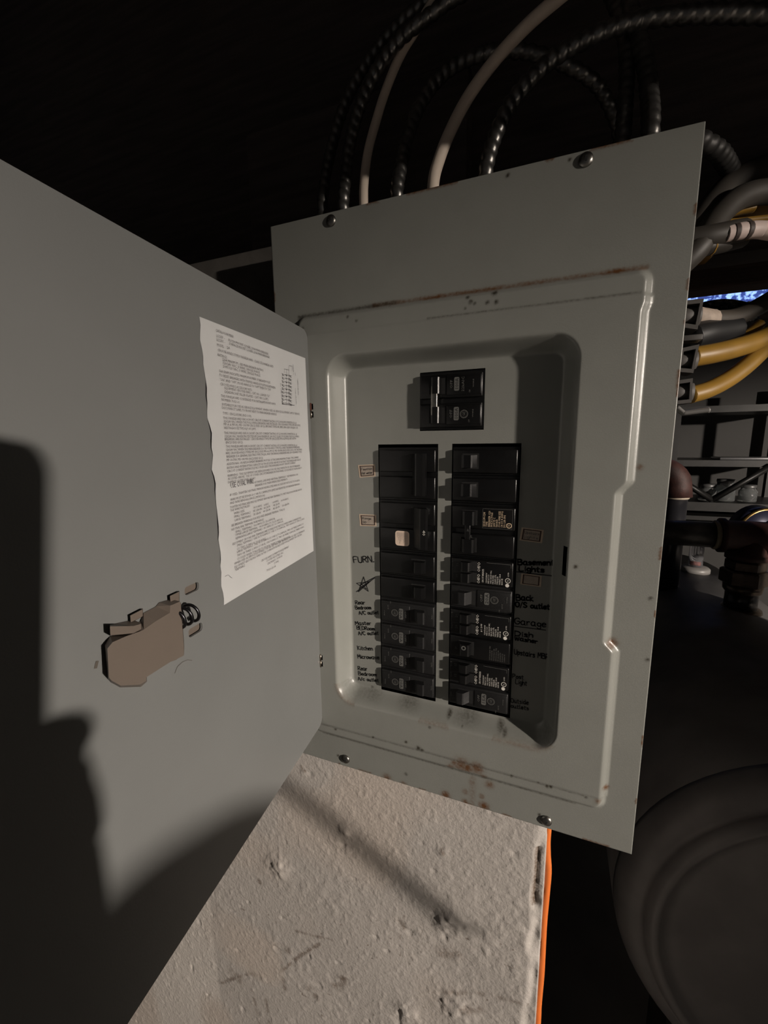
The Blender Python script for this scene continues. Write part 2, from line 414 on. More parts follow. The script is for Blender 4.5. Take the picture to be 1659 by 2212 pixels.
def sdf_rrect(X, Z, x0, x1, z0, z1, r):
    cx, cz = (x0+x1)/2, (z0+z1)/2
    dx = np.abs(X-cx) - (x1-x0)/2 + r; dz = np.abs(Z-cz) - (z1-z0)/2 + r
    return np.hypot(np.maximum(dx, 0), np.maximum(dz, 0)) + np.minimum(np.maximum(dx, dz), 0) - r
sst = lambda t: (lambda u: u*u*(3-2*u))(np.clip(t, 0, 1))

def cover():
    def axis(a, b, extra, step=.0009):
        v = np.arange(a, b, step)
        keep = np.ones(len(v), bool)
        for e in extra: keep &= np.abs(v-e) > step*.55
        return np.sort(np.concatenate([v[keep], extra, [b]]))
    xs = axis(PX0, PX1, sorted({c for q in CUTS for c in q[:2]}))
    zs = axis(PZ0, PZ1, sorted({c for q in CUTS for c in q[2:]}))
    X, Z = np.meshgrid(xs, zs, indexing='ij')
    # raised frame: right-hand side steps in beside the latch
    stepin = .0068*sst((-.0275-Z)/.011)*sst((Z+.168)/.010) - .0016*sst((Z-.092)/.008)
    d1 = sdf_rrect(X + stepin*(X > 0), Z, -.1515, .1432, -.3180, .1238, .011)
    Y = T - .0055*sst(-d1/.0068)
    # shallow shelf lines along the raised frame's top and bottom
    Y -= .0006*sst((.1055-Z)/.0025)*sst((Z+.3035)/.0025)*(d1 < 0)
    # recess with wide rolled sides
    d2 = sdf_rrect(X, Z, -.1055, .0885, -.2578, .0722, .008)
    t2 = sst(d2/.0125)
    Y = np.where(d2 < .0125, Y*t2, Y)
    Y -= .0012*np.exp(-((d2-.0155)/.004)**2)*0
    rust = np.zeros_like(X); grime = np.zeros_like(X)
    def blob(arr, px, py, r, a, plane=T, ex=1.0):
        p = onY(px, py, plane); return np.maximum(arr, a*np.exp(-(((X-p[0])/(r*ex))**2 + ((Z-p[2])/r)**2)))
    def seg(arr, x0, z0, x1, z1, w, a):
        d = np.array([x1-x0, z1-z0]); t = np.clip(((X-x0)*d[0]+(Z-z0)*d[1])/(d@d), 0, 1)
        return np.maximum(arr, a*np.exp(-(np.hypot(X-x0-t*d[0], Z-z0-t*d[1])/w)**2))
    ln = noise2(X, Z, .012, 41)
    rust = seg(rust, -.07, .1232, .139, .1230, .0016, .75)*(.45+.75*ln)
    rust = seg(rust, .0, .1234, .035, .1234, .0012, .8)*(.5+.6*ln)
    grime = seg(grime, -.148, .1225, -.05, .1233, .0016, .55)*(.5+.6*ln)
    grime = seg(grime, -.148, .1225, -.151, .10, .0014, .5)
    grime = np.maximum(grime, .35*np.exp(-((Z-.1055)/.0008)**2)*((X > -.02) & (X < .137))*(.3+.7*noise2(X, Z, .03, 42)))
    grime = np.maximum(grime, .26*np.exp(-((Z+.3180)/.0009)**2)*((X > -.14) & (X < .12)))
    grime = np.maximum(grime, .16*np.exp(-((Z+.3035)/.0008)**2)*((X > -.14) & (X < .125)))
    for px, py, r, a in ((1070, 637, .0017, .95), (1013, 647, .0012, .8), (1020, 657, .0014, .8), (1028, 660, .001, .6), (1055, 658, .0012, .9), (1074, 657, .0013, .9), (1008, 670, .0008, .6), (1097, 379, .0012, .9), (1231, 345, .001, .7), (1480, 803, .0012, .9),
                         (757, 688, .001, .6), (690, 680, .0012, .8), (815, 662, .001, .7), (776, 696, .001, .6), (661, 712, .001, .8), (664, 722, .0012, .8), (845, 662, .0008, .5),
                         (730, 1568, .0012, .7), (745, 1590, .0016, .8), (811, 1585, .0012, .8), (881, 1594, .0012, .8), (908, 1608, .0022, .9), (915, 1612, .0016, .8), (1107, 1667, .0012, .8), (1182, 1688, .0014, .9), (1190, 1689, .0014, .9), (1265, 1712, .001, .6), (1163, 1681, .001, .5), (877, 1672, .0014, .6), (968, 1549, .0018, .8), (1080, 1575, .0026, .55), (1090, 1583, .0016, .6), (1000, 1565, .0008, .5), (932, 1563, .0012, .5), (793, 1500, .0016, .6), (1243, 1220, .0013, .9), (1165, 1760, .0012, .9), (1405, 1293, .0012, .8), (1398, 1425, .0012, .8), (730, 1632, .0012, .7), (783, 1681, .0008, .6)):
        grime = blob(grime, px, py, r, a)
    for px, py, r, a in ((1000, 1643, .006, .62), (1012, 1650, .004, .8), (1032, 1650, .0048, .75), (975, 1650, .0032, .5), (1046, 1672, .0028, .9), (1045, 1742, .004, .85), (963, 1718, .0036, .8), (1005, 1733, .0026, .8), (836, 1681, .004, .6), (872, 1695, .003, .5), (1057, 1695, .0034, .5), (1020, 1690, .003, .25), (1005, 1710, .003, .25), (1322, 1388, .0032, .85), (1308, 1698, .002, .8), (1290, 1720, .002, .5), (1382, 1010, .002, .4), (1448, 1080, .002, .4), (985, 1640, .003, .5), (1040, 1720, .0022, .5)):
        rust = blob(rust, px, py, r, a)
    # drip smears under the recess and grime in its lower fold
    fold = np.exp(-((d2-.004)/.0045)**2)*(Z < -.25)
    grime = np.maximum(grime, .20*fold*np.clip(noise2(X, Z, .02, 44)*1.4-.3, 0, 1))
    rust = np.maximum(rust, .12*np.exp(-((d2-.012)/.0025)**2)*(Z < -.25)*(noise2(X, Z, .017, 45) > .62))
    rust = np.maximum(rust, .12*np.exp(-((X-.028)/.0035)**2)*np.clip((-.3185-Z)/.003, 0, 1))
    edge = np.minimum.reduce([X-PX0, PX1-X, Z-PZ0, PZ1-Z])
    rust = np.maximum(rust, .6*np.exp(-(edge/.0012)**2)*(noise2(X, Z, .012, 46) > .72))
    nx, nz = X.shape
    vs = np.stack([X, Y, Z], -1).reshape(-1, 3); idx = np.arange(nx*nz).reshape(nx, nz)
    quad = np.stack([idx[:-1, :-1], idx[1:, :-1], idx[1:, 1:], idx[:-1, 1:]], -1).reshape(-1, 4)
    cx = ((X[:-1, :-1] + X[1:, 1:])/2).reshape(-1); cz = ((Z[:-1, :-1] + Z[1:, 1:])/2).reshape(-1)
    keep = np.ones(len(quad), bool)
    for a, c, e, g in CUTS: keep &= ~((cx > a) & (cx < c) & (cz > e) & (cz < g))
    quad = quad[keep].tolist()
    # rolled outer edge turned back behind the rim
    ring = list(idx[:, 0]) + list(idx[-1, 1:]) + list(idx[:-1, -1][::-1]) + list(idx[0, 1:-1][::-1])
    nv = len(vs); ctr = np.array([-.005, 0, -.07]); add = []
    for dy, out in ((.0006, .0006), (.0030, .0008)):
        for i in ring:
            v = vs[i].copy(); s = np.array([np.sign(v[0]-ctr[0])*(abs(v[0]-ctr[0]) > .169), 0, np.sign(v[2]-ctr[2])*(abs(v[2]-ctr[2]) > .278)])
            add.append(v + s*out + np.array([0, dy, 0]))
    n = len(ring); vs = np.concatenate([vs, np.array(add)])
    for k in range(n):
        j = (k+1) % n
        quad.append([ring[j], ring[k], nv+k, nv+j]); quad.append([nv+j, nv+k, nv+n+k, nv+n+j])
    me = bpy.data.meshes.new('front_cover'); me.from_pydata(vs.tolist(), [], quad); me.materials.append(PAINT)
    me.polygons.foreach_set('use_smooth', [True]*len(quad))
    for nme, arr in (('rust', rust), ('grime', grime)):
        at = me.attributes.new(nme, 'FLOAT', 'POINT'); full = np.zeros(len(vs), np.float32); full[:len(add)*0+nx*nz] = arr.reshape(-1); at.data.foreach_set('value', full)
    me.update()
    o = bpy.data.objects.new('front_cover', me); COL.objects.link(o); o.parent = panel; o.matrix_parent_inverse = parent_world(panel).inverted()
cover()
# enclosure behind the cover: five steel sides and a near-black sheet for the shade inside
en = MB(); ex0, ex1, ez0, ez1, ey0, ey1 = -.168, .150, -.340, .2005, T+.0035, .094
for a, c in (((ex0, ey0, ez0), (ex0+.0015, ey1, ez1)), ((ex1-.0015, ey0, ez0), (ex1, ey1, ez1)), ((ex0, ey0, ez1-.0015), (ex1, ey1, ez1)), ((ex0, ey0, ez0), (ex1, ey1, ez0+.0015)), ((ex0, ey1-.0015, ez0), (ex1, ey1, ez1))):
    en.box(a, c)
en.build('enclosure', mat('enclosure_steel', (.12, .125, .115), rough=.5), panel)
MB().box((-.11, .026, -.30), (.125, .03, .09)).build('inner_shade_sheet', VOID, panel)

# slotted screws
for px, py, ang in ((713, 475, .25), (1266, 342, 1.5), (745, 1642, .2), (1180, 1776, 1.2)):
    c = onY(px, py, T-.002); mb = MB(); r = .0050
    prof = [(r, 0), (r, .0006), (r*.9, .0016), (r*.6, .0024), (r*.25, .0028), (0, .00285)]
    mb.lathe(prof, (c[0], T, c[2]), (0, -1, 0), 28)
    so = mb.build('screw', STEEL, panel)
    d = Vector((math.cos(ang), 0, math.sin(ang))); e = Vector((-d.z, 0, d.x)); o = Vector((c[0], T-.00265, c[2]))
    sl = MB(); hw = .0007
    sl.add([o-d*.0042-e*hw+Vector((0, .0013, 0)), o-d*.0015-e*hw-Vector((0, .0003, 0)), o+d*.0015-e*hw-Vector((0, .0003, 0)), o+d*.0042-e*hw+Vector((0, .0013, 0)),
            o-d*.0042+e*hw+Vector((0, .0013, 0)), o-d*.0015+e*hw-Vector((0, .0003, 0)), o+d*.0015+e*hw-Vector((0, .0003, 0)), o+d*.0042+e*hw+Vector((0, .0013, 0))],
           [(0, 1, 5, 4), (1, 2, 6, 5), (2, 3, 7, 6)])
    sl.build('screw_slot', VOID, so)

# ---- door, swung open about its left-hand hinges
H0 = Vector((-.1363, T-.0052, 0)); DD = Vector((-.10531, .99444, 0)); DN = Vector((.99444, .10531, 0))    # towards the hinge; inner face normal
def dp(u, z, off=0.0): return H0 - DD*u + DN*off + Vector((0, 0, z))
H0n, DDn, DNn = np.array(H0), np.array(DD), np.array(DN)
def duz(x, y, off=0.0):
    d = ray(x, y); P = CAM + d*((H0n+DNn*off-CAM)@DNn)/(d@DNn)
    return float((P-H0n-DNn*off)@-DDn), float(P[2])
def rounded(u0, u1, z0, z1, r, n=6):
    out = []
    for cx, cz, a0 in ((u1-r, z1-r, 0), (u0+r, z1-r, 90), (u0+r, z0+r, 180), (u1-r, z0+r, 270)):
        for k in range(n+1):
            a = math.radians(a0 + 90*k/n); out.append((cx + r*math.cos(a), cz + r*math.sin(a)))
    return out
DW = .3000
slots = [rounded(*q, .0019, 4) for q in ((.1712, .1836, -.0872, -.0820), (.1712, .1836, -.1145, -.1090))]
# sheet with the two slots really cut through
bm = bmesh.new()
outer = [bm.verts.new((u, z, 0)) for u, z in rounded(.0006, DW, -.3010, .1076, .009)]
eds = [bm.edges.new((outer[i], outer[(i+1) % len(outer)])) for i in range(len(outer))]
for sl in slots:
    vv = [bm.verts.new((u, z, 0)) for u, z in sl]; eds += [bm.edges.new((vv[i], vv[(i+1) % len(vv)])) for i in range(len(vv))]
bmesh.ops.triangle_fill(bm, edges=eds, use_beauty=True)
bmesh.ops.recalc_face_normals(bm, faces=bm.faces[:])
ge = bmesh.ops.extrude_face_region(bm, geom=bm.faces[:])
for v in [g for g in ge['geom'] if isinstance(g, bmesh.types.BMVert)]: v.co.z = -.0016
bmesh.ops.recalc_face_normals(bm, faces=bm.faces[:])
bm.verts.index_update()
dm = MB(); dm.add([dp(v.co.x, v.co.y, v.co.z) for v in bm.verts], [[v.index for v in f.verts] for f in bm.faces]); bm.free()
door = dm.build('door', DOORP, panel)

# the white instruction sheet glued to the door
pc = [duz(430, 684), duz(659, 774), duz(677, 1190), duz(483, 1307)]
def lerp2(p, q, t): return (p[0]+(q[0]-p[0])*t, p[1]+(q[1]-p[1])*t)
pap = MB(); NN, MM = 20, 40
for j in range(MM+1):
    L, R = lerp2(pc[0], pc[3], j/MM), lerp2(pc[1], pc[2], j/MM)
    wob = .0012*math.sin(j*.55)*math.sin(j*1.3+1) + .0012*(1 if j in (18, 19, 26, 27) else 0)
    for i in range(NN+1):
        p = lerp2((L[0]-wob, L[1]), R, i/NN)
        lift = .0003 + .0013*math.exp(-((i)/1.2)**2)*(math.sin(j*.5)**2)*(8 < j < 34) + .0004*math.exp(-(NN-i)/1.5)*(18 < j < 24)
        pap.v.append(dp(p[0], p[1], lift))
for j in range(MM):
    for i in range(NN):
        a = j*(NN+1)+i; pap.f.append((a, a+NN+1, a+NN+2, a+1)); pap.m.append(0); pap.sm.append(True)
LINES = '''150,150,285,200|CATALOG NUMBER:
155,190,215,210|LC120DF  -
158,220,218,238|LC120DS  -
245,222,540,325|FLUSH MOUNT COVER, 200A MAIN BREAKER,
248,248,550,350|SURFACE MOUNT COVER, 200A MAIN BREAKER.
160,258,212,272|MODEL:
232,278,255,283|2A
165,295,578,418|CROUSE-HINDS TYPE P PANELBOARD,  CLASS CTL PANELBOARD.
165,330,235,352|RATINGS:
198,365,500,445|225A MAXIMUM - SEE MAIN BREAKER RATING
200,390,475,462|120/240 VAC, 3 WIRE, SINGLE PHASE
203,415,478,485|208Y/120 VAC, 3 WIRE, SINGLE PHASE
177,450,555,535|DIAGRAM INDICATES MAXIMUM NUMBER OF BREAKER POLES.
177,480,590,573|TO RESET BREAKERS WITH TRIPPED HANDLE POSITION BETWEEN
180,512,560,588|"ON" AND "OFF", MOVE HANDLE TO "OFF" THEN TO "ON".
183,545,418,590|CROUSE-HINDS ACCESSORY KITS:
215,575,550,635|EQUIPMENT GROUND BARS - CAT. NO. LG4GSD "L2".
217,603,540,658|DEADFRONT FILLER PLATES - CAT. NO. LCFP2.
188,632,592,692|THIS PANELBOARD IS INTENDED FOR INSTALLATION INTO BOX
192,660,330,682|NUMBER 71021-01.
195,695,768,765|SUITABLE FOR USE AS SERVICE EQUIPMENT. WHEN USED AS SERVICE EQUIPMENT, APPLY "SERVICE
195,720,600,768|DISCONNECT" LABEL TO FRONT NEXT TO MAIN BREAKER HANDLE.
202,760,415,782|TYPE 1 ENCLOSURE (INDOOR).
205,795,745,830|THIS PANELBOARD HAS A SHORT CIRCUIT CURRENT RATING OF 22,000A RMS SYMMETRICAL @
208,820,775,848|120/240 VAC WHEN THE FOLLOWING BREAKERS ARE INSTALLED: CROUSE-HINDS TYPES MP (INCLUDES
208,842,755,866|MP-A & MP-H), MD OR MH (INCLUDES GFCI), BRYANT TYPES BR, BRD, BRH, BJM OR BJ2H, OR
210,868,448,876|WESTINGHOUSE TYPE HQP OR QHPX.
212,905,748,912|THIS PANELBOARD HAS A SHORT CIRCUIT CURRENT RATING OF 22,000A RMS SYMMETRICAL @
215,930,765,930|120/240 VAC WHEN PROTECTED BY 200A MAXIMUM, 240 VOLT CLASS T FUSE AND THE FOLLOWING
217,952,742,945|BREAKERS ARE INSTALLED:  CROUSE-HINDS TYPES MP (INCLUDES MP-A & MP-H), MD OR MH
222,975,352,974|(INCLUDES GFCI).
225,1005,750,993|THIS PANELBOARD HAS A SHORT CIRCUIT CURRENT RATING OF 22,000A RMS SYMMETRICAL @
225,1030,770,1008|120/240 VAC WHEN THE MAIN BREAKER IS A CROUSE-HINDS TYPE MQ-2 AND THE BRANCH BREAKERS
225,1055,785,1025|ARE CROUSE-HINDS TYPES MP (INCLUDES MP-A & MP-H), MD OR MH (INCLUDES GFCI), OR THE MAIN
230,1080,785,1042|BREAKER IS A GENERAL ELECTRIC TYPE THQAL AND THE BRANCH BREAKERS ARE CROUSE-HINDS TYPES
230,1105,500,1088|MP 10-70A, MD OR MH (INCLUDES GFCI).
232,1135,760,1083|ADDITIONAL OR REPLACEMENT BREAKERS MUST BE OF THE SAME MANUFACTURER, TYPE, AMPERE
233,1163,778,1100|RATING AND INTERRUPTING CAPACITY AS THOSE LISTED ABOVE SUCH THAT THE PANELBOARD SHORT
235,1188,740,1122|CIRCUIT CURRENT RATING EQUALS OR EXCEEDS THE AVAILABLE SHORT CIRCUIT CURRENT.
238,1220,772,1143|WARNING:  THIS EQUIPMENT HAS BEEN DESIGNED FOR USE ONLY WITH THOSE CIRCUIT BREAKERS
240,1243,785,1160|AS LISTED ABOVE.  USE OF OTHER CIRCUIT BREAKERS IN THIS PANEL COULD RESULT IN PROPERTY
240,1268,445,1236|DAMAGE OR PERSONAL INJURY.
435,1268,755,1208|AT PANEL LINE AND NEUTRAL TERMINALS.  SEE MARKING ON
440,1292,680,1242|BREAKERS FOR THEIR WIRING REQUIREMENTS.
255,1362,770,1250|IF USED, TIGHTEN NEUTRAL MAIN BONDING (TIE) AND ACCESSORY KIT LUGS TO 50 LB-IN.
258,1397,770,1278|WIRE MUST BE EITHER 60 C OR 75 C AMPACITY LIMITS AS PERMITTED BY BREAKER MARKING
255,1422,515,1362|AND WIRE BENDING SPACE LIMITATIONS.
255,1454,785,1318|TIGHTEN NEUTRAL BAR AND EQUIPMENT GROUND BAR TERMINALS TO THE TORQUE SHOWN BELOW FOR
257,1477,405,1437|THE WIRE INSTALLED.
285,1497,365,1475|WIRE SIZE:
425,1455,490,1437|14-10 AWG
505,1435,540,1424|8 AWG
570,1415,612,1402|6-4 AWG
632,1402,685,1385|3-1/0 AWG
285,1522,408,1488|SMALL TERMINALS:
425,1480,490,1460|35 LB-IN
505,1458,550,1442|40 LB-IN
575,1437,620,1422|45 LB-IN
290,1547,412,1512|LARGE TERMINALS:
428,1505,482,1488|35 LB-IN
500,1482,552,1465|40 LB-IN
572,1462,620,1444|45 LB-IN
640,1440,690,1422|50 LB-IN
265,1587,660,1463|SEE BREAKER MARKINGS FOR REQUIRED BREAKER TERMINAL TORQUE.
265,1617,505,1538|NEUTRAL BAR TERMINAL WIRE RANGE:
295,1634,590,1530|SMALL TERMINALS:  14-6 AWG CU, 12-6 AWG AL.
295,1657,645,1533|UPPER LARGE TERMINAL:  14-2/0 AWG CU, 12-2/0 AWG AL.
297,1682,650,1550|REMAINING LARGE TERMINALS:  14-1 AWG CU, 12-1 AWG AL.
275,1722,780,1524|EQUIPMENT GROUND BAR TERMINALS ARE SUITABLE FOR THE FOLLOWING WIRE COMBINATIONS:
305,1734,803,1532|SMALL TERMINALS:  ONE 14 TO 8 AWG CU, ONE 12 TO 8 AWG AL, TWO 14 AWG CU, TWO 12 AWG
305,1759,520,1680|CU, TWO 12 AWG AL SOLID WIRES.
305,1781,798,1570|LARGE TERMINALS:  ONE 14 TO 4 AWG CU, ONE 12 TO 2 AWG AL, TWO OR THREE 14 AWG CU,
308,1807,800,1592|TWO OR THREE 12 AWG CU OR AL, ONE 10 AWG CU, TWO OR THREE 14 AWG AL, THREE 10 AWG
308,1832,700,1664|CU SOLID WHEN TORQUED TO 35 LB-IN, THREE 12 AWG AL STRANDED.
288,1867,805,1620|WHEN USED AS SERVICE EQUIPMENT, UNUSED NEUTRAL BAR TERMINALS MAY BE USED TO TERMINATE
290,1892,785,1647|EQUIPMENT GROUNDING WIRES IN THE COMBINATIONS INDICATED FOR EQUIPMENT GROUND BAR
292,1914,368,1876|TERMINALS.
485,1845,690,1738|CROUSE-HINDS DISTRIBUTION EQUIPMENT
523,1846,650,1780|COOPER INDUSTRIES, INC.
530,1868,640,1806|CINCINNATI, OH 45204
580,1862,615,1843|(USA)
525,1917,592,1882|71021-20-08'''
S3 = 300/1021
for row in LINES.split('\n'):
    q, body = row.split('|'); xa, ya, xb, yb = map(float, q.split(','))
    a = duz(420+xa*S3, 670+(ya+6)*S3); c = duz(420+xb*S3, 670+(yb+6)*S3)
    ex = dp(*c, .0006) - dp(*a, .0006); L = ex.length; ex.normalize()
    pap.text(body, dp(*a, .0007)+DN*.0002, ex, Vector((0, 0, 1)), .00170, L, 2)
a = duz(420+258*S3, 670+1308*S3); c = duz(420+430*S3, 670+1272*S3)
ex = dp(*c) - dp(*a); L = ex.length; ex.normalize()
pap.text('USE CU/AL WIRE', dp(*a, .0009), ex, Vector((0, 0, 1)), .0036, L, 1)
# wiring diagram at the right of the sheet
def dl(pts, w=.00022, mi=1):
    pap.strip([dp(*duz(420+x*S3, 670+y*S3), .0009) for x, y in pts], w, DN, mi)
for i in range(9):
    y = 465 + i*26
    for sx, ys in ((645, 0), (700, 12)):
        dl([(sx-8, y+ys), (sx+4, y+ys+7), (sx-4, y+ys+12), (sx+10, y+ys+18)], .0003)
    dl([(655, y+8), (712, y+20)], .00025)
    if i < 8: dl([(672+(i % 2)*18, y), (672+(i % 2)*18, y+24)], .0003); pap.disc(dp(*duz(420+(672+(i % 2)*18)*S3, 670+(y+14)*S3), .0009), DD, (0, 0, 1), 0, .0006, 8, 1)
dl([(655, 460), (655, 432), (690, 440), (690, 408), (712, 412), (712, 450)]); dl([(672, 436), (672, 690)], .0003); dl([(690, 440), (690, 690)], .0003)
dl([(640, 690), (730, 700)], .0004); dl([(735, 460), (738, 480)], .0003)
for (xa, ya, xb, yb, t) in ((625, 535, 640, 690, '20 CIRCUITS'), (716, 400, 722, 470, 'MAIN 1'), (735, 575, 742, 690, 'LOAD CIRCUITS'), (752, 500, 757, 625, 'CONNECT NEUTRAL')):
    a = duz(420+xa*S3, 670+ya*S3); c = duz(420+xb*S3, 670+yb*S3)
    ex = dp(*c, .0009)-dp(*a, .0009); L = ex.length; ex.normalize(); pap.text(t, dp(*a, .0009), ex, DD, .0013, L, 1)
# hair lying on the sheet
hr = [(215, 1955), (240, 1945), (255, 1962), (270, 1972)]
dl([(218, 1958), (235, 1947), (248, 1948), (256, 1960), (270, 1968)], .0002)
pap.build('instruction_sheet', [PAPER, INKP, INKL], door)

# beige sliding latch on the door
K = 300/1659
def lt(x, y, off): return duz(180+x*K, 1230+y*K, off)
fn = lambda a, b_, h: dp(a, b_, h)
def frustum(mb, pairs, ob, ot):
    n = len(pairs); vs = [dp(*lt(*b_, ob), ob) for b_, t in pairs] + [dp(*lt(*t, ot), ot) for b_, t in pairs]
    fs = [(i, (i+1) % n, n+(i+1) % n, n+i) for i in range(n)] + [tuple(range(n))[::-1], tuple(n+i for i in range(n))]
    mb.add(vs, fs)
la = MB()
frustum(la, [((256, 905), (288, 945)), ((318, 800), (350, 870)), ((470, 770), (500, 803)), ((690, 610), (690, 735)), ((720, 520), (722, 720)), ((866, 444), (868, 618)), ((870, 440), (1036, 518)), ((905, 396), (1040, 430)), ((1050, 352), (1060, 425)), ((1140, 372), (1150, 385)), ((1168, 400), (1164, 404)),
    ((1180, 520), (1172, 520)), ((1207, 900), (1203, 985)), ((1205, 1010), (1200, 1030)), ((1110, 1080), (1060, 1098)), ((1055, 1092), (1045, 1102)), ((758, 1284), (750, 1290)), ((762, 1338), (752, 1332)), ((690, 1402), (672, 1376)), ((440, 1410), (446, 1388)), ((330, 1350), (338, 1328)), ((296, 1312), (306, 1292))], .0006, .009)
frustum(la, [((316, 696), (320, 690)), ((318, 662), (322, 680)), ((600, 600), (600, 676)), ((692, 642), (690, 650)), ((696, 716), (692, 712)), ((600, 768), (600, 762)), ((320, 792), (325, 786))], .0006, .0095)
frustum(la, [((1033, 314), (1036, 318)), ((1150, 258), (1142, 268)), ((1152, 380), (1143, 380)), ((1040, 420), (1044, 400))], .0006, .004)
frustum(la, [((556, 548), (562, 552)), ((712, 468), (706, 478)), ((715, 560), (708, 560)), ((562, 640), (568, 630))], .0006, .004)
lo = la.build('latch', BEIGE, door); lo['label'] = 'beige plastic sliding latch with dark spring'
sp = MB(); c0, c1 = lt(1165, 575, .006), lt(1320, 505, .006)
pts = []
for k in range(90):
    t = k/89; u = c0[0]+.004+(c1[0]-c0[0]-.004)*t; a = t*2*math.pi*2.6
    pts.append(dp(u, c0[1]+(c1[1]-c0[1])*t + .0055*math.cos(a), .006+.0052*math.sin(a)))
sp.tube(pts, .0010, 6); sp.build('latch_spring', SPRING, door)
sb = MB()
for q in ((.169, .186, -.0895, -.0800), (.169, .186, -.1165, -.1070)):
    sb.box((q[0], q[2], -.0040), (q[1], q[3], -.0030), T=lambda v: dp(v.x, v.y, v.z))
sb.build('latch_slide', BEIGE, door)
# scratches and a hair on the door
sc = MB()
def ds(pts, w): sc.strip([dp(*lt(x, y, 0), .0003) for x, y in pts], w, DN)
ds([(1090, 1240), (1120, 1160), (1180, 1105), (1240, 1080), (1295, 1085)], .0003)
ds([(145, 1165), (158, 1110)], .0016)
sc.build('scuff_marks', mat('scuff', (.07, .06, .05), rough=.8), door)

# hinges
hp = [Vector(onY(678, 888, T-.004)), Vector(onY(697, 1426, T-.004))]
for i, c in enumerate(hp):
    for k, (za, zb, m) in enumerate(((.0005, .0075, HRUST if i == 0 else HINGE), (-.0070, .0002, HINGE))):
        mb = MB(); mb.bbox((-.0030, -.0016, za), (.0032, .0016, zb), .0008, T=lambda v: Vector((-.1352, T-.0045, c.z))+v)
        mb.lathe([(.0022, za), (.0022, zb)], (-.1362, T-.0048, c.z), (0, 0, 1), 12)
        mb.build('hinge', m, panel)

# handwriting on the dead front: single-stroke letters
STROKE = {
'A': '0,0 2,6 4,0;.8,2.2 3.2,2.2', 'B': '0,0 0,6;0,6 2.5,6 3.2,5 2.5,3.4 0,3.2;0,3.2 3,3 3.8,1.5 2.8,0 0,0', 'C': '3.8,5 2.4,6 .6,5 0,3 .6,1 2.4,0 3.8,.8', 'D': '0,0 0,6;0,6 2.4,5.6 3.8,3.2 2.6,.5 0,0',
'E': '3.4,6 0,6 0,0 3.4,0;0,3 2.6,3', 'F': '0,0 0,6 3.4,6;0,3.2 2.6,3.2', 'G': '3.8,5.2 2.4,6 .6,5 0,3 .6,.8 2.4,0 3.8,1.2 3.8,2.8 2.2,2.8', 'H': '0,0 .1,6;3.2,6 3.2,0;.1,3.1 3.2,3.1', 'I': '.4,0 .4,6', 'K': '0,0 0,6;3.2,5.4 .2,2.8 3.6,0', 'L': '0,6 0,0 3.2,.2', 'M': '0,0 .4,6 2,2.4 3.8,6 4.2,0',
'N': '0,0 .2,6 3.4,0 3.6,6', 'O': '2,6 .4,5 0,3 .5,.9 2,0 3.5,1 4,3 3.5,5 2,6', 'P': '0,0 .2,6;.2,6 2.6,6 3.4,4.6 2.4,3 .2,2.8', 'R': '0,0 .2,6;.2,6 2.6,6 3.2,4.6 2.2,3.2 .2,3;1.2,3 3.6,0', 'S': '3.4,5.2 2,6 .6,5.2 .8,3.6 2.8,2.6 3.4,1.2 2,0 .2,.6',
'U': '0,6 .2,1.4 1.6,0 3.2,.8 3.6,6', 'W': '0,5.6 1,0 2.2,4 3.4,0 4.6,5.6', 'a': '3,3.4 1.4,4 .2,2.4 .6,.4 2,.2 3,1.6;3,3.8 3,.6 3.6,0', 'b': '0,6 .1,0;.1,2.2 1.4,3.6 2.8,2.6 2.6,.8 1.2,0 .1,.8', 'c': '2.8,3.2 1.4,3.8 .2,2.2 .8,.2 2.8,.5', 'd': '2.8,3 1.2,3.6 .2,2 .8,.2 2.2,.2 2.8,1.4;2.9,6 2.9,.4 3.4,0',
'e': '.2,2 2.6,2.2 2.2,3.6 .8,3.4 .1,1.6 1,.1 2.8,.6', 'g': '2.8,3.2 1.2,3.8 .2,2.2 1,.6 2.4,.8 2.8,2;2.8,3.6 2.8,-1.2 1.4,-2 .2,-1.2', 'h': '0,6 0,0;0,2 1.2,3.6 2.4,3 2.6,0', 'i': '.4,3.6 .5,0;.5,5 .6,5.3', 'k': '0,6 0,0;2.4,3.8 .2,1.8 2.6,0', 'l': '.4,6 .2,.6 1,0', 'm': '0,3.6 .2,0;.2,2.4 1.2,3.6 2,2.8 2,0;2,2.4 3,3.6 3.8,2.8 4,0',
'n': '0,3.6 .1,0;.1,2.2 1.3,3.6 2.4,2.8 2.6,0', 'o': '1.4,3.6 .2,2.4 .4,.4 1.6,0 2.8,1.2 2.6,3 1.4,3.6', 'p': '0,3.6 .1,-2;.1,2.6 1.4,3.6 2.6,2.4 1.8,.4 .1,.6', 'r': '0,3.6 .2,0;.2,2 1,3.4 2.2,3.4', 's': '2.4,3.2 1,3.6 .4,2.6 2.2,1.4 1.8,.2 .1,.3', 't': '1,5.4 .9,.6 1.8,0;0,3.8 2.2,3.9', 'u': '0,3.6 .2,.6 1.4,0 2.4,1.2;2.5,3.6 2.6,.2 3.2,0', 'v': '0,3.6 1.2,0 2.4,3.6',
'w': '0,3.4 .8,0 1.8,2.8 2.8,0 3.8,3.4', '/': '0,-.5 2.4,6.2', '.': '.2,0 .6,.3', '5': '3,6 .6,6 .4,3.6 2.2,3.8 3,2 1.8,0 .2,.6', 'y': '0,3.6 1.2,.8;2.6,3.6 .6,-2', '0': '1.4,6 .2,4 .4,1 1.6,0 2.8,2 2.6,5 1.4,6'}
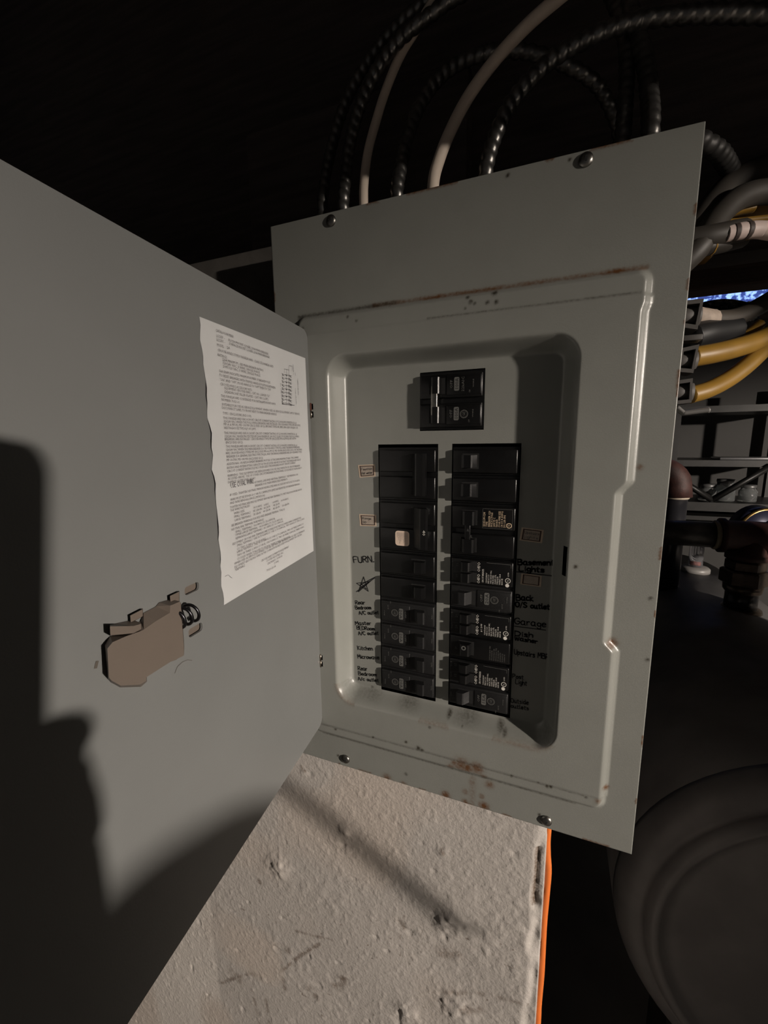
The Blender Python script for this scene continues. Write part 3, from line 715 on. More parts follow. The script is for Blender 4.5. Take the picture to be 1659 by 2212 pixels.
def stroke_word(mb, word, A, Bp, h, w, nrm, up, mi=0, off=0.0):
    A, Bp, nrm, up = Vector(A), Vector(Bp), Vector(nrm), Vector(up)
    ex = Bp-A; L = ex.length; ex.normalize()
    ez = (up - ex*up.dot(ex)).normalized()
    adv = 0; items = []
    for ch in word:
        if ch == ' ': adv += 3.2; continue
        g = STROKE[ch]; st = [[tuple(map(float, p.split(','))) for p in s.split()] for s in g.split(';')]
        items.append((adv, st)); adv += max(p[0] for s in st for p in s) + 1.0
    sx = L/max(adv-1.0, .1); sy = h/6
    rnd = random.Random(len(word)*31 + ord(word[0]))
    for a0, st in items:
        dy = rnd.uniform(-.25, .25)
        for s in st:
            if len(s) > 2: s = [(v.x, v.y) for v in hermite([(p[0], p[1], 0) for p in s], 3)]
            mb.strip([A + ex*((a0+x)*sx) + ez*((y+dy)*sy) + nrm*off for x, y in s], w, nrm, mi)
NY = Vector((0, -1, 0)); UZ = Vector((0, 0, 1))
def flo(px, py, off=.0003):
    p = onY(px, py, 0); return Vector((p[0], -off, p[2]))
def note(rows, w=.00065, lines=(), label=None):
    mb = MB()
    for word, xa, ya, xb, yb, h in rows: stroke_word(mb, word, flo(xa, ya), flo(xb, yb), h, w, NY, UZ)
    for xa, ya, xb, yb, ww in lines: mb.strip([flo(xa, ya), flo(xb, yb)], ww, NY)
    o = mb.build('handwritten_note', INKB, panel)
    o['label'] = 'black handwriting: ' + ' '.join(r[0] for r in rows) if rows else label
    return o
note([('FURN.', 765.3, 1215.5, 808, 1214, .0062)], .0009)
star = MB()
sp_ = [(775, 1278), (786, 1246), (796, 1277), (771, 1260), (800, 1256), (775, 1278)]
star.strip([flo(*p) for p in sp_], .0007, NY)
for q in (((771, 1278), (810, 1248)), ((778, 1264), (810, 1247)), ((780, 1260), (792, 1272)), ((777, 1271), (797, 1257))): star.strip([flo(*p) for p in q], .0008, NY)
star.build('handwritten_note', INKB, panel)['label'] = 'star drawn in black marker with a line through it'
note([('Rear', 768.7, 1305, 789, 1305.5, .0040), ('Bedroom', 768.7, 1316, 802.4, 1316, .0038), ('A/C outlet', 776.5, 1327.5, 818.3, 1326.5, .0038)])
note([('Master', 768.7, 1350, 802.4, 1350, .0040), ('BEDRoom', 772, 1359.5, 810, 1362, .0040), ('A/C outlet', 775.4, 1371.5, 818.3, 1371, .0038)])
note([('Kitchen', 773.8, 1403.5, 805.8, 1405, .0044), ('Microwave', 773.8, 1422, 819.5, 1424, .0044)])
note([('Rear', 774.4, 1447, 794, 1449, .0045), ('Bedroom', 775.4, 1458, 814, 1461, .0040), ('A/c outlet', 774.4, 1469, 818.3, 1473, .0038)])
note([('Basement', 1119, 1219.5, 1196.8, 1221, .0048), ('Lights', 1122, 1233, 1175, 1236, .0046)], .0013, ((1114.5, 1235, 1194, 1244, .0010),))
note([('Back', 1115.5, 1296, 1151.6, 1298, .0052), ('O/S outlet', 1113.7, 1310.5, 1186.9, 1316, .0046)], .0012)
note([('Garage', 1111.8, 1347, 1178.8, 1355, .0058)], .0009, ((1111.8, 1352.5, 1178.5, 1361, .0009),))
note([('Dish', 1112.7, 1373, 1150.7, 1377, .0046), ('Washer', 1111.8, 1382, 1160.7, 1390, .0040)], .0010)
note([('Upstairs MBR', 1111, 1413, 1185, 1424, .0048)], .0008)
note([('Post', 1107.3, 1464, 1130.8, 1467, .0040), ('Light', 1113.7, 1476.5, 1138, 1481, .0044)], .0007)
note([('Outside', 1103.7, 1517, 1141.7, 1522, .0044), ('outlets', 1103.7, 1528, 1141.7, 1534, .0040)], .0006)

# little bordered stickers on the dead front
def sticker(cs, rows, label, seed):
    mb = MB(); q = [flo(*c, .0002) for c in cs]
    def inset(t): 
        c = sum(q, Vector())/4; return [v + (c-v)*t for v in q]
    def quad(vs, off, mi): mb.add([v + NY*off for v in vs], [(0, 3, 2, 1)], mi)
    quad(q, 0, 0); quad(inset(.17), .00006, 1); quad(inset(.30), .00012, 2)
    f = inset(.36)
    for i, word in enumerate(rows):
        n = len(rows); t = (i+.78)/n
        A = f[0].lerp(f[3], t); Bp = f[1].lerp(f[2], t); Bp = A.lerp(Bp, min(1, .16*len(word)))
        stroke_word(mb, word, A, Bp, (f[0]-f[3]).length/n*.55, .00035, NY, UZ, 3, .0002)
    o = mb.build('paper_sticker', [STICK, BROWN, STICKF, INKP], panel); o['label'] = label
sticker(((773.5, 1004.5), (810.5, 1003), (812, 1029), (777, 1032)), ('Fountain', 'Hot water'), 'bordered paper sticker beside the topmost left breaker', 1)
sticker(((776, 1110.5), (813, 1112), (814, 1137), (778, 1136)), ('Range', '50'), 'bordered paper sticker with the word Range', 2)
sticker(((1127, 1139), (1175, 1145), (1171, 1173.5), (1122, 1167)), ('Upstairs', 'lights'), 'bordered paper sticker right of the breakers', 3)
sticker(((1126.5, 1238), (1170.5, 1244), (1168.5, 1268), (1124, 1262)), (), 'blank bordered paper sticker under Basement Lights', 4)

# ------------------------------------------------------------------ circuit breakers
CW = .0586; PITCH = .0254
def breaker(kind, side, slot, poles, label):
    """side: -1 left column (turned half a turn), +1 right column, 0 main"""
    if side == 0: cx, cz = -.0020, .0392
    else:
        cx = .0293 if side > 0 else -.0435
        cz = -.0016 - PITCH*(slot + poles/2)
    rot = -1 if side < 0 else 1
    Tm = lambda v: Vector((cx + rot*v.x, v.y, cz + rot*v.z))
    t = thing('circuit_breaker', label, 'circuit breaker', (cx, 0, cz), 'circuit breakers in the panel')
    H = PITCH*poles; w = .0290
    dull = kind in ('ge',)
    mb = MB()
    mb.box((-w, -.0002, -H/2+.0003), (w, .0258, H/2-.0003), T=Tm)
    top = -.0038
    for p in range(poles):
        zc = (p-(poles-1)/2)*PITCH; hz = .0104 if kind != 'twin' else .0116
        mb.bbox((-w+.0008, top, zc-hz), (w-.0012, .004, zc+hz), .0011, T=Tm)
        if kind in ('ge', 'main'):
            mb.bbox((-.0035, top-.0006, zc-.0082), (w-.0022, top+.002, zc+.0085), .0005, T=Tm)
    mb.build('breaker_body', BLACKD if dull else BLACK, t)
    # dark handle wells
    wl = MB(); hx = -.0130
    yw = top-.00012
    for p in range(poles):
        zc = (p-(poles-1)/2)*PITCH
        if kind == 'twin':
            for dz in (-.0054, .0054): wl.box((hx-.0065, yw, zc+dz-.0046), (hx+.0090, yw+.002, zc+dz+.0046), T=Tm)
        else:
            wl.box((hx-.0065, yw, zc-.0068), (hx+.0080, yw+.002, zc+.0068), T=Tm)
    wl.build('handle_well', VOID, t)
    # handles: wedge in x-y, drawn out along z
    def wedge(z0, z1, h=.0085, lean=-.002, wb=.0070, wt=.0055):
        m = MB(); h *= .80; yb = top+.0005; yt = top-h
        prof = [(hx-wb, yb), (hx-wb*.75+lean, yt+.0008), (hx-wt*.55+lean, yt), (hx+wt*.55+lean, yt), (hx+wt*.8+lean, yt+.0008), (hx+wb, yb)]
        m.prism(prof, lambda a, b_, h_: Tm(Vector((a, b_, h_))), z0, z1, 0, r=0)
        return m
    zz = [(p-(poles-1)/2)*PITCH for p in range(poles)]
    if kind == 'twin':
        for dz in (-.0054, .0054): wedge(dz-.0042, dz+.0042, .0075, -.001, .0055, .0045).build('handle', BLACK, t)
    elif kind == 'bar':
        wedge(zz[0]-.0068, zz[1]+.0068, .0088).build('handle', BLACK, t)
    elif kind == 'bar40':
        m = wedge(zz[0]-.0068, zz[1]+.0068, .0100, -.0060, .0060, .0045)
        m.build('handle', BLACK, t)
    elif kind == 'main':
        for z in zz: wedge(z-.0070, z+.0070, .0095, .001, .0050, .0042).build('handle', BLACK, t)
        MB().bbox((hx-.0030, top-.0074, -.0130), (hx+.0028, top-.0028, .0130), .0008, T=Tm).build('handle_tie', STEEL, t)
    elif kind == 'two':
        for z in zz: wedge(z-.0062, z+.0062, .0080, .001, .0070, .0062).build('handle', BLACK, t)
        MB().bbox((hx-.0022, top-.0060, -.0100), (hx+.0028, top-.0024, .0100), .0006, T=Tm).build('handle_tie', BLACK, t)
    elif kind == 'square':
        m = wedge(-.0058, .0058, .0085, 0, .0058, .0052); m.build('handle', BLACK, t)
    elif kind == 'ge':
        wedge(-.0060, .0060, .0086, -.0035, .0050, .0045).build('handle', BLACKD, t)
    else:
        wedge(-.0055, .0055, .0085, -.001, .0070, .0055).build('handle', BLACK, t)
    # print
    pr = MB(); ypr = top-.0009 if kind in ('ge', 'main') else top-.0002
    dirx = Vector((0, 0, rot)); diry = Vector((-rot, 0, 0))
    def tx(body, x, z, h, wd=None, mi=0, y=None):
        pr.text(body, Tm(Vector((x, ypr if y is None else y, z))), dirx, diry, h, wd, mi, center=True)
    def rectfr(x, z, hx_, hz_, wd, mi=0):
        q = [(-hx_, -hz_), (hx_, -hz_), (hx_, hz_), (-hx_, hz_), (-hx_, -hz_)]
        pr.strip([Tm(Vector((x+a, ypr, z+c))) for a, c in q], wd, NY, mi)
    if kind in ('ge', 'main'):
        for k, z in enumerate(zz):
            amp = '100A' if kind == 'main' else ('15A' if 'fifteen' in label else '20A')
            gx = .0036
            tx('OFF', gx-.0018, z+.001, .0022, .0072)
            q = rounded(-.0023, .0023, -.0058, .0058, .0012, 3)
            pr.add([Tm(Vector((gx+.0020+a, ypr, z+.001+c))) for a, c in q], [tuple(range(len(q)))[::-1]], 0)
            pr.text(amp, Tm(Vector((gx+.0036, ypr-.00008, z+.001))), dirx, diry, .0030, .0098, 1, center=True)
            if not (kind == 'main' and k == 1):
                c = Tm(Vector((gx+.0088, ypr, z+.0005)))
                pr.disc(c, (1, 0, 0), (0, 0, 1), .0031, .0036, 28, 0); pr.disc(c, (1, 0, 0), (0, 0, 1), .0024, .0026, 24, 0)
                tx('GE', gx+.0098, z+.0005, .0022, .0034)
            if kind == 'main' and k == 1: tx('22kAIC', gx+.0085, z+.0005, .0022, .0125)
            if kind == 'ge':
                tx('ON', -.0255, z-.001, .0017, .0048, y=top-.0002)
                tx('ISSUE', gx+.0165, z-.0045, .0012, .0045); tx('TYPE', gx+.0205, z+.002, .0010, .006)
                tx('OPEN', gx+.0140, z-.0092, .0010, .004, y=top-.0002)
            else:
                tx('CH', gx+.0140, z-.0058, .0014, .0024); tx('WIRE', gx+.0170, z+.001, .0011, .007)
        pr.build('printed_marking', [INKG, VOID], t)
    elif kind == 'twin':
        a = '20' if 'Garage' in label else '15'
        for dz in (-.0056, .0056):
            tx('Off/O', -.0012, dz-.0006, .0026, .0092)
            tx('On/1', -.0258, dz, .0017, .0052, 1); tx(a, -.0212, dz, .0024, .0036, 1)
        tx('CIRCUIT BREAKER' if a == '15' else '# 1 S-W', .0022, -.0030, .0017, .013 if a == '15' else .008)
        rows = (('120/240V', .010), ('MAX 60 C CU', .0085), ('10kA 120/240 VAC', .0125), ('HACR SWD', .0085), ('CLASS CTL', .0090), ('TYPE HQTB', .0075), ('WIRE 14-8', .0100), ('ISSUE', .0060))
        for i, (s_, wd) in enumerate(rows):
            pr.text(s_, Tm(Vector((.0052+i*.0020, ypr, -.0098))), dirx, diry, .0013, wd, 0)
        c = Tm(Vector((.0236, ypr, -.0052))); pr.disc(c, (1, 0, 0), (0, 0, 1), .0019, .0024, 20, 0); tx('UL', .0243, -.0052, .0014, .0020)
        c = Tm(Vector((.0232, ypr, -.0097))); pr.disc(c, (1, 0, 0), (0, 0, 1), 0, .0017, 14, 0)
        tx('LISTED', .0243, .0005, .0010, .0042)
        pr.strip([Tm(Vector(v)) for v in ((.0045, ypr, .0098), (.0258, ypr, .0098), (.0258, ypr, .0065))], .00025, NY, 1)
        pr.build('printed_marking', [INKW, INKG], t)
    elif kind == 'two':
        z = zz[1]
        pr.text('ISSUE LW-1234', Tm(Vector((.0020, ypr, z-.0075))), dirx, diry, .0019, .0130, 0)
        for i, (s_, wd) in enumerate((('TYPE', .0045), ('BREAKER 120', .0145), ('MULTI 2 POLE', .0130), ('240V 75 C', .0085), ('10kA HACR', .0070), ('CU-AL WIRE SIZE', .0145), ('14-10 8 AWG', .0145), ('50 LB-IN', .0110), ('35', .0035))):
            pr.text(s_, Tm(Vector((.0042+i*.0022, ypr, z-.0075))), dirx, diry, .0017, wd, 0)
        c = Tm(Vector((.0228, ypr, z-.0055))); pr.disc(c, (1, 0, 0), (0, 0, 1), .0018, .0024, 20, 0); tx('UL', .0234, z-.0055, .0014, .0022)
        rectfr(.0125, z, .0128, .0088, .0002, 1)
        tx('20', -.0085, -.0035, .0018, .0024, 1, top-.0062); tx('20', -.0115, .0020, .0018, .0024, 1, top-.0062)
        pr.build('printed_label', [INKT, INKG], t)
    elif kind == 'square':
        for i in range(8):
            pr.text('120V 20A HACR TYPE', Tm(Vector((.0105+i*.0019, ypr, -.0085))), dirx, diry, .0012, (.014, .010, .012, .013, .011, .009, .0085, .008)[i], 0)
        tx('20', -.0215, -.002, .0020, .0030); pr.disc(Tm(Vector((hx-.0006, top-.0070, .0025))), (1, 0, 0), (0, 0, 1), .0012, .0022, 16, 0)
        pr.build('printed_marking', INKG, t)
    elif kind == 'bar40':
        q = rounded(-.0072, .0072, -.0074, .0074, .0028, 5); sx_, sz_ = .0042, .0118
        st = MB(); st.add([Tm(Vector((sx_+a, top-.0002, sz_+c))) for a, c in q], [tuple(range(len(q)))[::-1]], 0)
        for i in range(9):
            wd = (.011, .0115, .009, .0105, .007, .009, .011, .008, .005)[i]
            st.text('WARNING 240V AC', Tm(Vector((sx_-.0048+i*.0013, top-.0003, sz_-.0058))), dirx, diry, .0008, wd, 1)
        st.build('round_cornered_sticker', [WHITEP, INKP], t)
        pr.text('40', Tm(Vector((hx-.0058, top-.0083, .0030))), dirx, diry, .0026, .0050, 0, center=True)
        pr.build('printed_marking', INKW, t)
    return t
breaker('main', 0, 0, 2, 'two-pole 100 amp main breaker alone above both columns')
breaker('bar', -1, 0, 2, 'black two-pole breaker with plain bar handle, topmost of left column')
breaker('bar40', -1, 2, 2, 'black two-pole breaker with white sticker and handle marked 40')
breaker('plain', -1, 4, 1, 'plain black single-pole breaker beside the handwriting FURN.')
breaker('plain', -1, 5, 1, 'plain black single-pole breaker beside the hand-drawn star')
breaker('ge', -1, 6, 1, 'scuffed twenty amp breaker just below the star, beside upper Rear Bedroom note')
breaker('ge', -1, 7, 1, 'scuffed twenty amp breaker beside the Master Bedroom note')
breaker('ge', -1, 8, 1, 'scuffed twenty amp breaker beside the Kitchen Microwave note')
breaker('ge', -1, 9, 1, 'scuffed twenty amp breaker at bottom of left column, lower Rear Bedroom note')
breaker('plain', 1, 0, 1, 'plain single-pole breaker with shiny handle, topmost of right column')
breaker('plain', 1, 1, 1, 'plain single-pole breaker with shiny handle, second from top of right column')
breaker('two', 1, 2, 2, 'black two-pole breaker with tan printed label and tied handles')
breaker('twin', 1, 4, 1, 'twin 15 breaker with white print beside Basement Lights')
breaker('ge', 1, 5, 1, 'black breaker boxed 20A print beside the Back O/S outlet note')
breaker('twin', 1, 6, 1, 'twin 20 breaker with white print beside Garage and Dish Washer')
breaker('square', 1, 7, 1, 'black breaker with square hollow handle beside the Upstairs MBR note')
breaker('twin', 1, 8, 1, 'twin 15 breaker with white print beside Post Light')
breaker('ge', 1, 9, 1, 'fifteen amp breaker at the bottom of right column beside Outside outlets')

# ------------------------------------------------------------------ cables above the panel
def armored(pts, r, label, loc=None, mt=ARMOR):
    P_ = resample(hermite([Vector(p) for p in pts], 10), .0016)
    n = len(P_); sides = 14
    tang = [(P_[min(i+1, n-1)]-P_[max(i-1, 0)]).normalized() for i in range(n)]
    nrm = tang[0].orthogonal().normalized(); vs = []; s = 0
    for i in range(n):
        if i: s += (P_[i]-P_[i-1]).length
        nrm = (nrm-tang[i]*nrm.dot(tang[i])).normalized(); bi = tang[i].cross(nrm)
        for k in range(sides):
            a = 2*math.pi*k/sides; ph = (s/.0098 + k/sides) % 1.0
            rr = r*(1 - .24*abs(2*ph-1)**2.2)
            vs.append(P_[i] + (nrm*math.cos(a)+bi*math.sin(a))*rr)
    mb = MB(); fs = [(i*sides+k, i*sides+(k+1) % sides, (i+1)*sides+(k+1) % sides, (i+1)*sides+k) for i in range(n-1) for k in range(sides)]
    fs += [tuple(range(sides))[::-1], tuple((n-1)*sides+k for k in range(sides))]
    mb.add(vs, fs, 0, True)
    return tag(mb.build('armored_cable', mt), label, 'cable', 'armored cables entering the top of the panel')
def base(p, z=.199): return [p[0], p[1], z]
def cab(Y, pts, dY=0.0):
    out = []
    for i, (x, y) in enumerate(pts): out.append(onY(x, y, Y + dY*i/max(1, len(pts)-1)))
    first = out[0].copy(); first = np.array([first[0]+ (first[0]-out[1][0])*.15, first[1], .197])
    p, q = out[-1], out[-2]
    if pts[-1][1] < 60:                  # beyond the frame the cable runs on, up to the ceiling boards
        d = (p-q)/np.linalg.norm(p-q); y = min(p[1]+.03, .19)
        z1 = p[2] + d[2]*.10
        out += [np.array([p[0]+d[0]*.10, (p[1]+y)/2, z1]), np.array([p[0]+d[0]*.19, y, (z1*.62+CEIL_Z*.38)]), np.array([p[0]+d[0]*.24, y, CEIL_Z+.004])]
    return [first] + out
armored(cab(.060, [(697, 452), (701, 400), (714, 330), (738, 245), (775, 165), (832, 85), (905, 15), (990, -40)], .06), .0062, 'leftmost armored cable rising from the panel top')
armored(cab(.050, [(742, 442), (746, 390), (754, 320), (776, 235), (815, 150), (870, 80), (960, 10)], .04), .0066, 'armored cable rising just right of the upper left screw')
armored(cab(.050, [(858, 416), (868, 355), (885, 285), (915, 215), (965, 155), (1040, 118), (1130, 112), (1220, 140), (1290, 185), (1330, 260), (1338, 305)], .13), .0068, 'armored cable between the two white cables')
armored(cab(.048, [(1050, 370), (1072, 290), (1110, 215), (1185, 135), (1280, 80), (1395, 42), (1530, 30), (1690, 32)], .05), .0070, 'long armored cable bending right from the middle of panel top')
armored(cab(.060, [(1345, 298), (1350, 235), (1354, 165), (1352, 95), (1335, 25), (1310, -40)], .06), .0066, 'thinner of two upright armored cables near the right screw')
armored(cab(.050, [(1405, 281), (1403, 210), (1393, 130), (1370, 50), (1350, -40)], .06), .0072, 'thicker upright armored cable nearest the panel right corner')
armored([onY(1490, 296, .07), onY(1525, 312, .08), onY(1556, 334, .10), onY(1580, 372, .14)], .0078, 'short armored cable sloping down behind the top right corner', mt=ARMORD)
def cable(name, mt, pts, r, label, group=None, flat=None, cat='cable', sides=12):
    P_ = hermite([Vector(p) for p in pts], 10)
    return tag(MB().tube(P_, r, sides, flat=flat).build(name, mt), label, cat, group)
cable('white_cable', NMW, cab(.050, [(786, 437), (787, 395), (795, 330), (812, 265), (834, 195), (868, 115), (920, 30)], .05), .0046, 'thin white cable left of the middle, in shadow higher up', 'white cables above the panel')
cable('white_cable', NMW, cab(.045, [(936, 402), (949, 345), (975, 280), (1015, 205), (1072, 128), (1140, 55), (1215, -10), (1290, -70)], .05), .0056, 'long white cable sweeping up right past the top edge', 'white cables above the panel')

# ------------------------------------------------------------------ cables and connectors right of the panel
RG = 'cables beside the panel'
def rcab(pts):
    out = [onY(*p) for p in pts]
    if pts[-1][0] > 1675:                # runs on to the added light-blocking wall, out of the frame
        p, q = out[-1], out[-2]; d = (p-q)/np.linalg.norm(p-q)
        out += [p + d*.12, np.array([.75, p[1]+.06, p[2]+d[2]*.16]), np.array([1.162, p[1]+.05, p[2]+d[2]*.12])]
    return out
cable('grey_cable', GREYC, rcab([(1445, 580, .07), (1500, 500, .08), (1540, 440, .11), (1590, 390, .14), (1650, 365, .16), (1720, 362, .18)]), .0105, 'thick dark grey cable arching highest right of the panel', RG)
cable('grey_cable', GREYC, rcab([(1440, 600, .06), (1508, 535, .06), (1550, 470, .08), (1605, 425, .10), (1670, 415, .12), (1730, 425, .13)]), .0095, 'grey cable arching just under the highest grey cable', RG)
cable('yellow_cable', YELC, rcab([(1480, 520, .12), (1520, 470, .13), (1565, 420, .14), (1610, 380, .18), (1680, 350, .2)]), .0045, 'thin yellow cable between the two arching grey cables', RG)
cable('yellow_cable', mat('brown_yellow_sheath', (.24, .13, .035), rough=.5), rcab([(1500, 545, .15), (1550, 490, .16), (1610, 445, .18), (1690, 425, .2)]), .016, 'wide brownish yellow cable below the grey arches', RG)
cable('yellow_cable', YELC, rcab([(1625, 452, .12), (1590, 458, .115), (1560, 468, .11), (1552, 480, .11), (1575, 484, .11), (1640, 477, .115), (1700, 470, .12)]), .0034, 'bright yellow cable end folded back in a hairpin', RG, flat=1.6)
cable('grey_cable', GREYC, rcab([(1480, 520, .06), (1530, 512, .06), (1580, 502, .065), (1605, 498, .07)]), .0085, 'short horizontal grey cable ending in striped white sleeve', RG)
wc = thing('white_cable', 'white cable with two black bands right of the panel', 'cable', tuple(onY(1570, 500, .072)), RG)
ptsw = hermite([Vector(p) for p in rcab([(1568, 506, .060), (1600, 500, .062), (1640, 497, .066), (1700, 505, .07)])], 14)
MB().tube(ptsw, .0062, 14).build('sheath', mat('white_sleeve', (.62, .5, .46), rough=.5), wc)
for a in (7, 17): MB().tube(ptsw[a:a+5], .0064, 14).build('black_band', mat('black_tape', (.05, .035, .03), rough=.6), wc)
cable('yellow_cable', YELC, rcab([(1565, 520, .068), (1610, 511, .072), (1680, 500, .08)]), .003, 'thin yellow cable under the striped white cable', RG)
dk = thing('dark_cable', 'black cable with two small yellow marks', 'cable', tuple(onY(1490, 535, .06)), RG)
dpt = hermite([Vector(p) for p in rcab([(1475, 540, .06), (1515, 534, .062), (1555, 526, .07), (1600, 515, .09)])], 12)
MB().tube(dpt, .0078, 12).build('sheath', mat('charcoal_sheath', (.03, .026, .022), rough=.5), dk)
for a in (13, 17): MB().tube(dpt[a:a+2], .0081, 12).build('yellow_mark', YELC, dk)
# old joist crossing behind
j0 = onY(1480, 548, .42); j1 = onY(1480, 639, .42)
tag(MB().bbox((j0[0]-.08, .40, j1[2]), (1.14, .44, j0[2]+.004), .003, smooth=False).build('wood_beam', BEAMW), 'dark old wooden beam crossing behind the cables', 'beam')
# messy plastic sheet and grey cables under the window
def crumple(name, m, pts, label, cat):
    mb = MB(); rs = random.Random(3); nu, nv = 26, 10
    for i in range(nu):
        for j in range(nv):
            t, s_ = i/(nu-1), j/(nv-1)
            px = pts[0]+(pts[2]-pts[0])*t; py = pts[1]+(pts[3]-pts[1])*s_ - 14*math.sin(t*math.pi)*(1-s_)
            mb.v.append(tuple(onY(px, py, .20+.03*rs.random()+.03*math.sin(t*17)*s_)))
    for i in range(nu-1):
        for j in range(nv-1):
            a = i*nv+j; mb.f.append((a, a+1, a+nv+1, a+nv)); mb.m.append(0); mb.sm.append(False)
    o = mb.build(name, m); md = o.modifiers.new('solid', 'SOLIDIFY'); md.thickness = .0012
    return tag(o, label, cat)
crumple('plastic_wrap', PLAST, (1494, 660, 1640, 694), 'crinkled dark plastic wrap below the blue window', 'plastic')
tc_ = thing('grey_cable', 'taupe cable with a paper tag leaving the topmost connector', 'cable', tuple(onY(1560, 690, .10)), RG)
tp = hermite([Vector(p) for p in rcab([(1490, 682, .085), (1515, 688, .09), (1545, 691, .10), (1590, 686, .12), (1640, 662, .14), (1710, 620, .16)])], 10)
MB().tube(tp, .0080, 12).build('sheath', mat('taupe_sheath', (.055, .046, .037), rough=.55, noise=.2), tc_)
MB().tube(tp[4:19], .0086, 14).build('paper_tag', mat('tag_paper', (.42, .34, .28), rough=.7, noise=.2, nscale=200), tc_)
cable('black_cable', BLKC, rcab([(1490, 730, .08), (1520, 722, .09), (1560, 716, .11), (1582, 712, .12)]), .012, 'black cable end with a blue tip', RG)
p0, p1 = onY(1572, 714, .115), onY(1586, 712, .118)
tag(MB().tube([p0, p1], .0095, 14).build('blue_cap', BLUEP), 'small blue cap on the black cable end', 'cap')
cable('yellow_cable', YELC, rcab([(1604, 728, .12), (1625, 715, .125), (1642, 700, .13)]), .0045, 'short stub of yellow cable under the taupe cable', RG)
cable('yellow_cable', YELC, rcab([(1494, 772, .065), (1540, 764, .075), (1590, 752, .09), (1640, 735, .11), (1710, 700, .13)]), .0084, 'thick yellow cable leaving the middle connector', RG)
cable('yellow_cable', YELC, rcab([(1490, 788, .07), (1540, 775, .08), (1600, 760, .11)]), .003, 'thin yellow cable tucked under the thick one', RG)
cable('yellow_cable', YELC, rcab([(1490, 854, .060), (1530, 842, .07), (1575, 818, .085), (1618, 785, .10), (1660, 745, .12), (1720, 690, .14)]), .0072, 'yellow cable curving up from the lowest connector', RG)
# plastic cable connectors on the box side
def connector(c4, Y, label):
    t = thing('cable_connector', label, 'connector', tuple(onY(*c4[0], Y)), 'grey cable connectors on the panel side')
    q = [Vector(onY(x, y, Y)) for x, y in c4]; c = sum(q, Vector())/4
    mb = MB()
    for i in range(4):
        a, b_ = q[i], q[(i+1) % 4]; ai, bi = a+(c-a)*.30, b_+(c-b_)*.30; back = Vector((0, .018, 0))
        vs = [a, b_, bi, ai, a+back, b_+back, bi+back, ai+back]
        mb.add(vs, [(0, 1, 2, 3), (0, 4, 5, 1), (3, 2, 6, 7), (4, 7, 6, 5), (0, 3, 7, 4), (1, 5, 6, 2)])
    mb.build('frame', CONNP, t)
    L = (q[0]-q[3]).length
    MB().lathe([(.0, -.022), (L*.26, -.021), (L*.36, -.014), (L*.37, .0), (L*.37, .012)], c+Vector((-.004, .0085, 0)), (1, 0, 0), 20).build('cable_clamp', CONNP, t)
    MB().box((c.x-.035, c.y+.002, c.z-L*.42), (c.x-.006, c.y+.016, c.z+L*.42)).build('neck', CONNP, t)
    return t
connector(((1480, 649), (1521, 645), (1507, 712), (1466, 706)), .045, 'topmost grey square-framed connector on the panel side')
connector(((1474, 752), (1511, 744), (1498, 806), (1462, 803)), .045, 'middle grey square-framed connector with thick yellow cable')
connector(((1464, 822), (1497, 817), (1494, 870), (1456, 874)), .045, 'lowest grey square-framed connector above the bent strap')
mb = MB(); mb.bbox((0, 0, -.0022), (.014, .014, .0022), .0006, T=lambda v: Vector(onY(1474, 731, .045))+v); tag(mb.build('cable_connector', CONNP), 'flat grey connector wing between the upper two connectors', 'connector', 'grey cable connectors on the panel side')
st = hermite([Vector(p) for p in rcab([(1461, 880, .05), (1474, 891, .05), (1480, 892, .05), (1505, 889, .05), (1532, 886, .05)])], 5)
tag(MB().tube(st, .0022, 8, flat=1.8).build('metal_strap', mat('strap_grey', (.16, .155, .15), rough=.45)), 'bent grey metal strap under the lowest connector', 'strap')

# orange cord hanging along the wall's corner
oc = [Vector((.1005, .004, -.30))]
for px, py in ((1182, 1795), (1181, 1840), (1183, 1880), (1179, 1930), (1174, 1985), (1171, 2040), (1168, 2100), (1162, 2170), (1158, 2240)):
    oc.append(Vector(onY(px, py, .0075)))
oc += [Vector((.098, .012, -.9)), Vector((.101, .02, -1.2)), Vector((.103, .03, FLOOR_Z+.01))]
cable('orange_cord', ORANGE, oc, .0038, 'orange cord hanging down the right-hand corner of white wall', cat='cord')

# ------------------------------------------------------------------ oil tank, its pipes and gauge
TX, TZ, TR, TY0, TY1 = .601, -.872, .36, .40, 1.85
tank = thing('oil_tank', 'large dark steel oil tank lying on its legs right of the wall', 'tank', (TX, TY0, FLOOR_Z))
MB().lathe([(TR, 0), (TR, TY1-TY0-.06)], (TX, TY0+.05, TZ), (0, 1, 0), 72).build('shell', TANK, tank)
hd = [(.0, -.004), (.27, -.004), (.283, -.006), (.293, -.016), (.300, -.020), (.307, -.016), (.316, -.004)]
for k in range(9):
    a = math.pi/2*k/8; hd.append((TR-.044+.044*math.sin(a), .002+.048*(1-math.cos(a))))
MB().lathe(hd, (TX, TY0, TZ), (0, 1, 0), 72).build('end_head', TANK, tank)
MB().lathe([(TR, 0), (TR-.02, .03), (.2, .05), (0, .052)], (TX, TY1-.012, TZ), (0, 1, 0), 48).build('end_head', TANK, tank)
for x in (TX-.2, TX+.2):
    for y in (TY0+.25, TY1-.25): MB().tube([(x, y, FLOOR_Z), (x, y, TZ-TR*.72)], .02, 12).build('leg', IRON, tank)
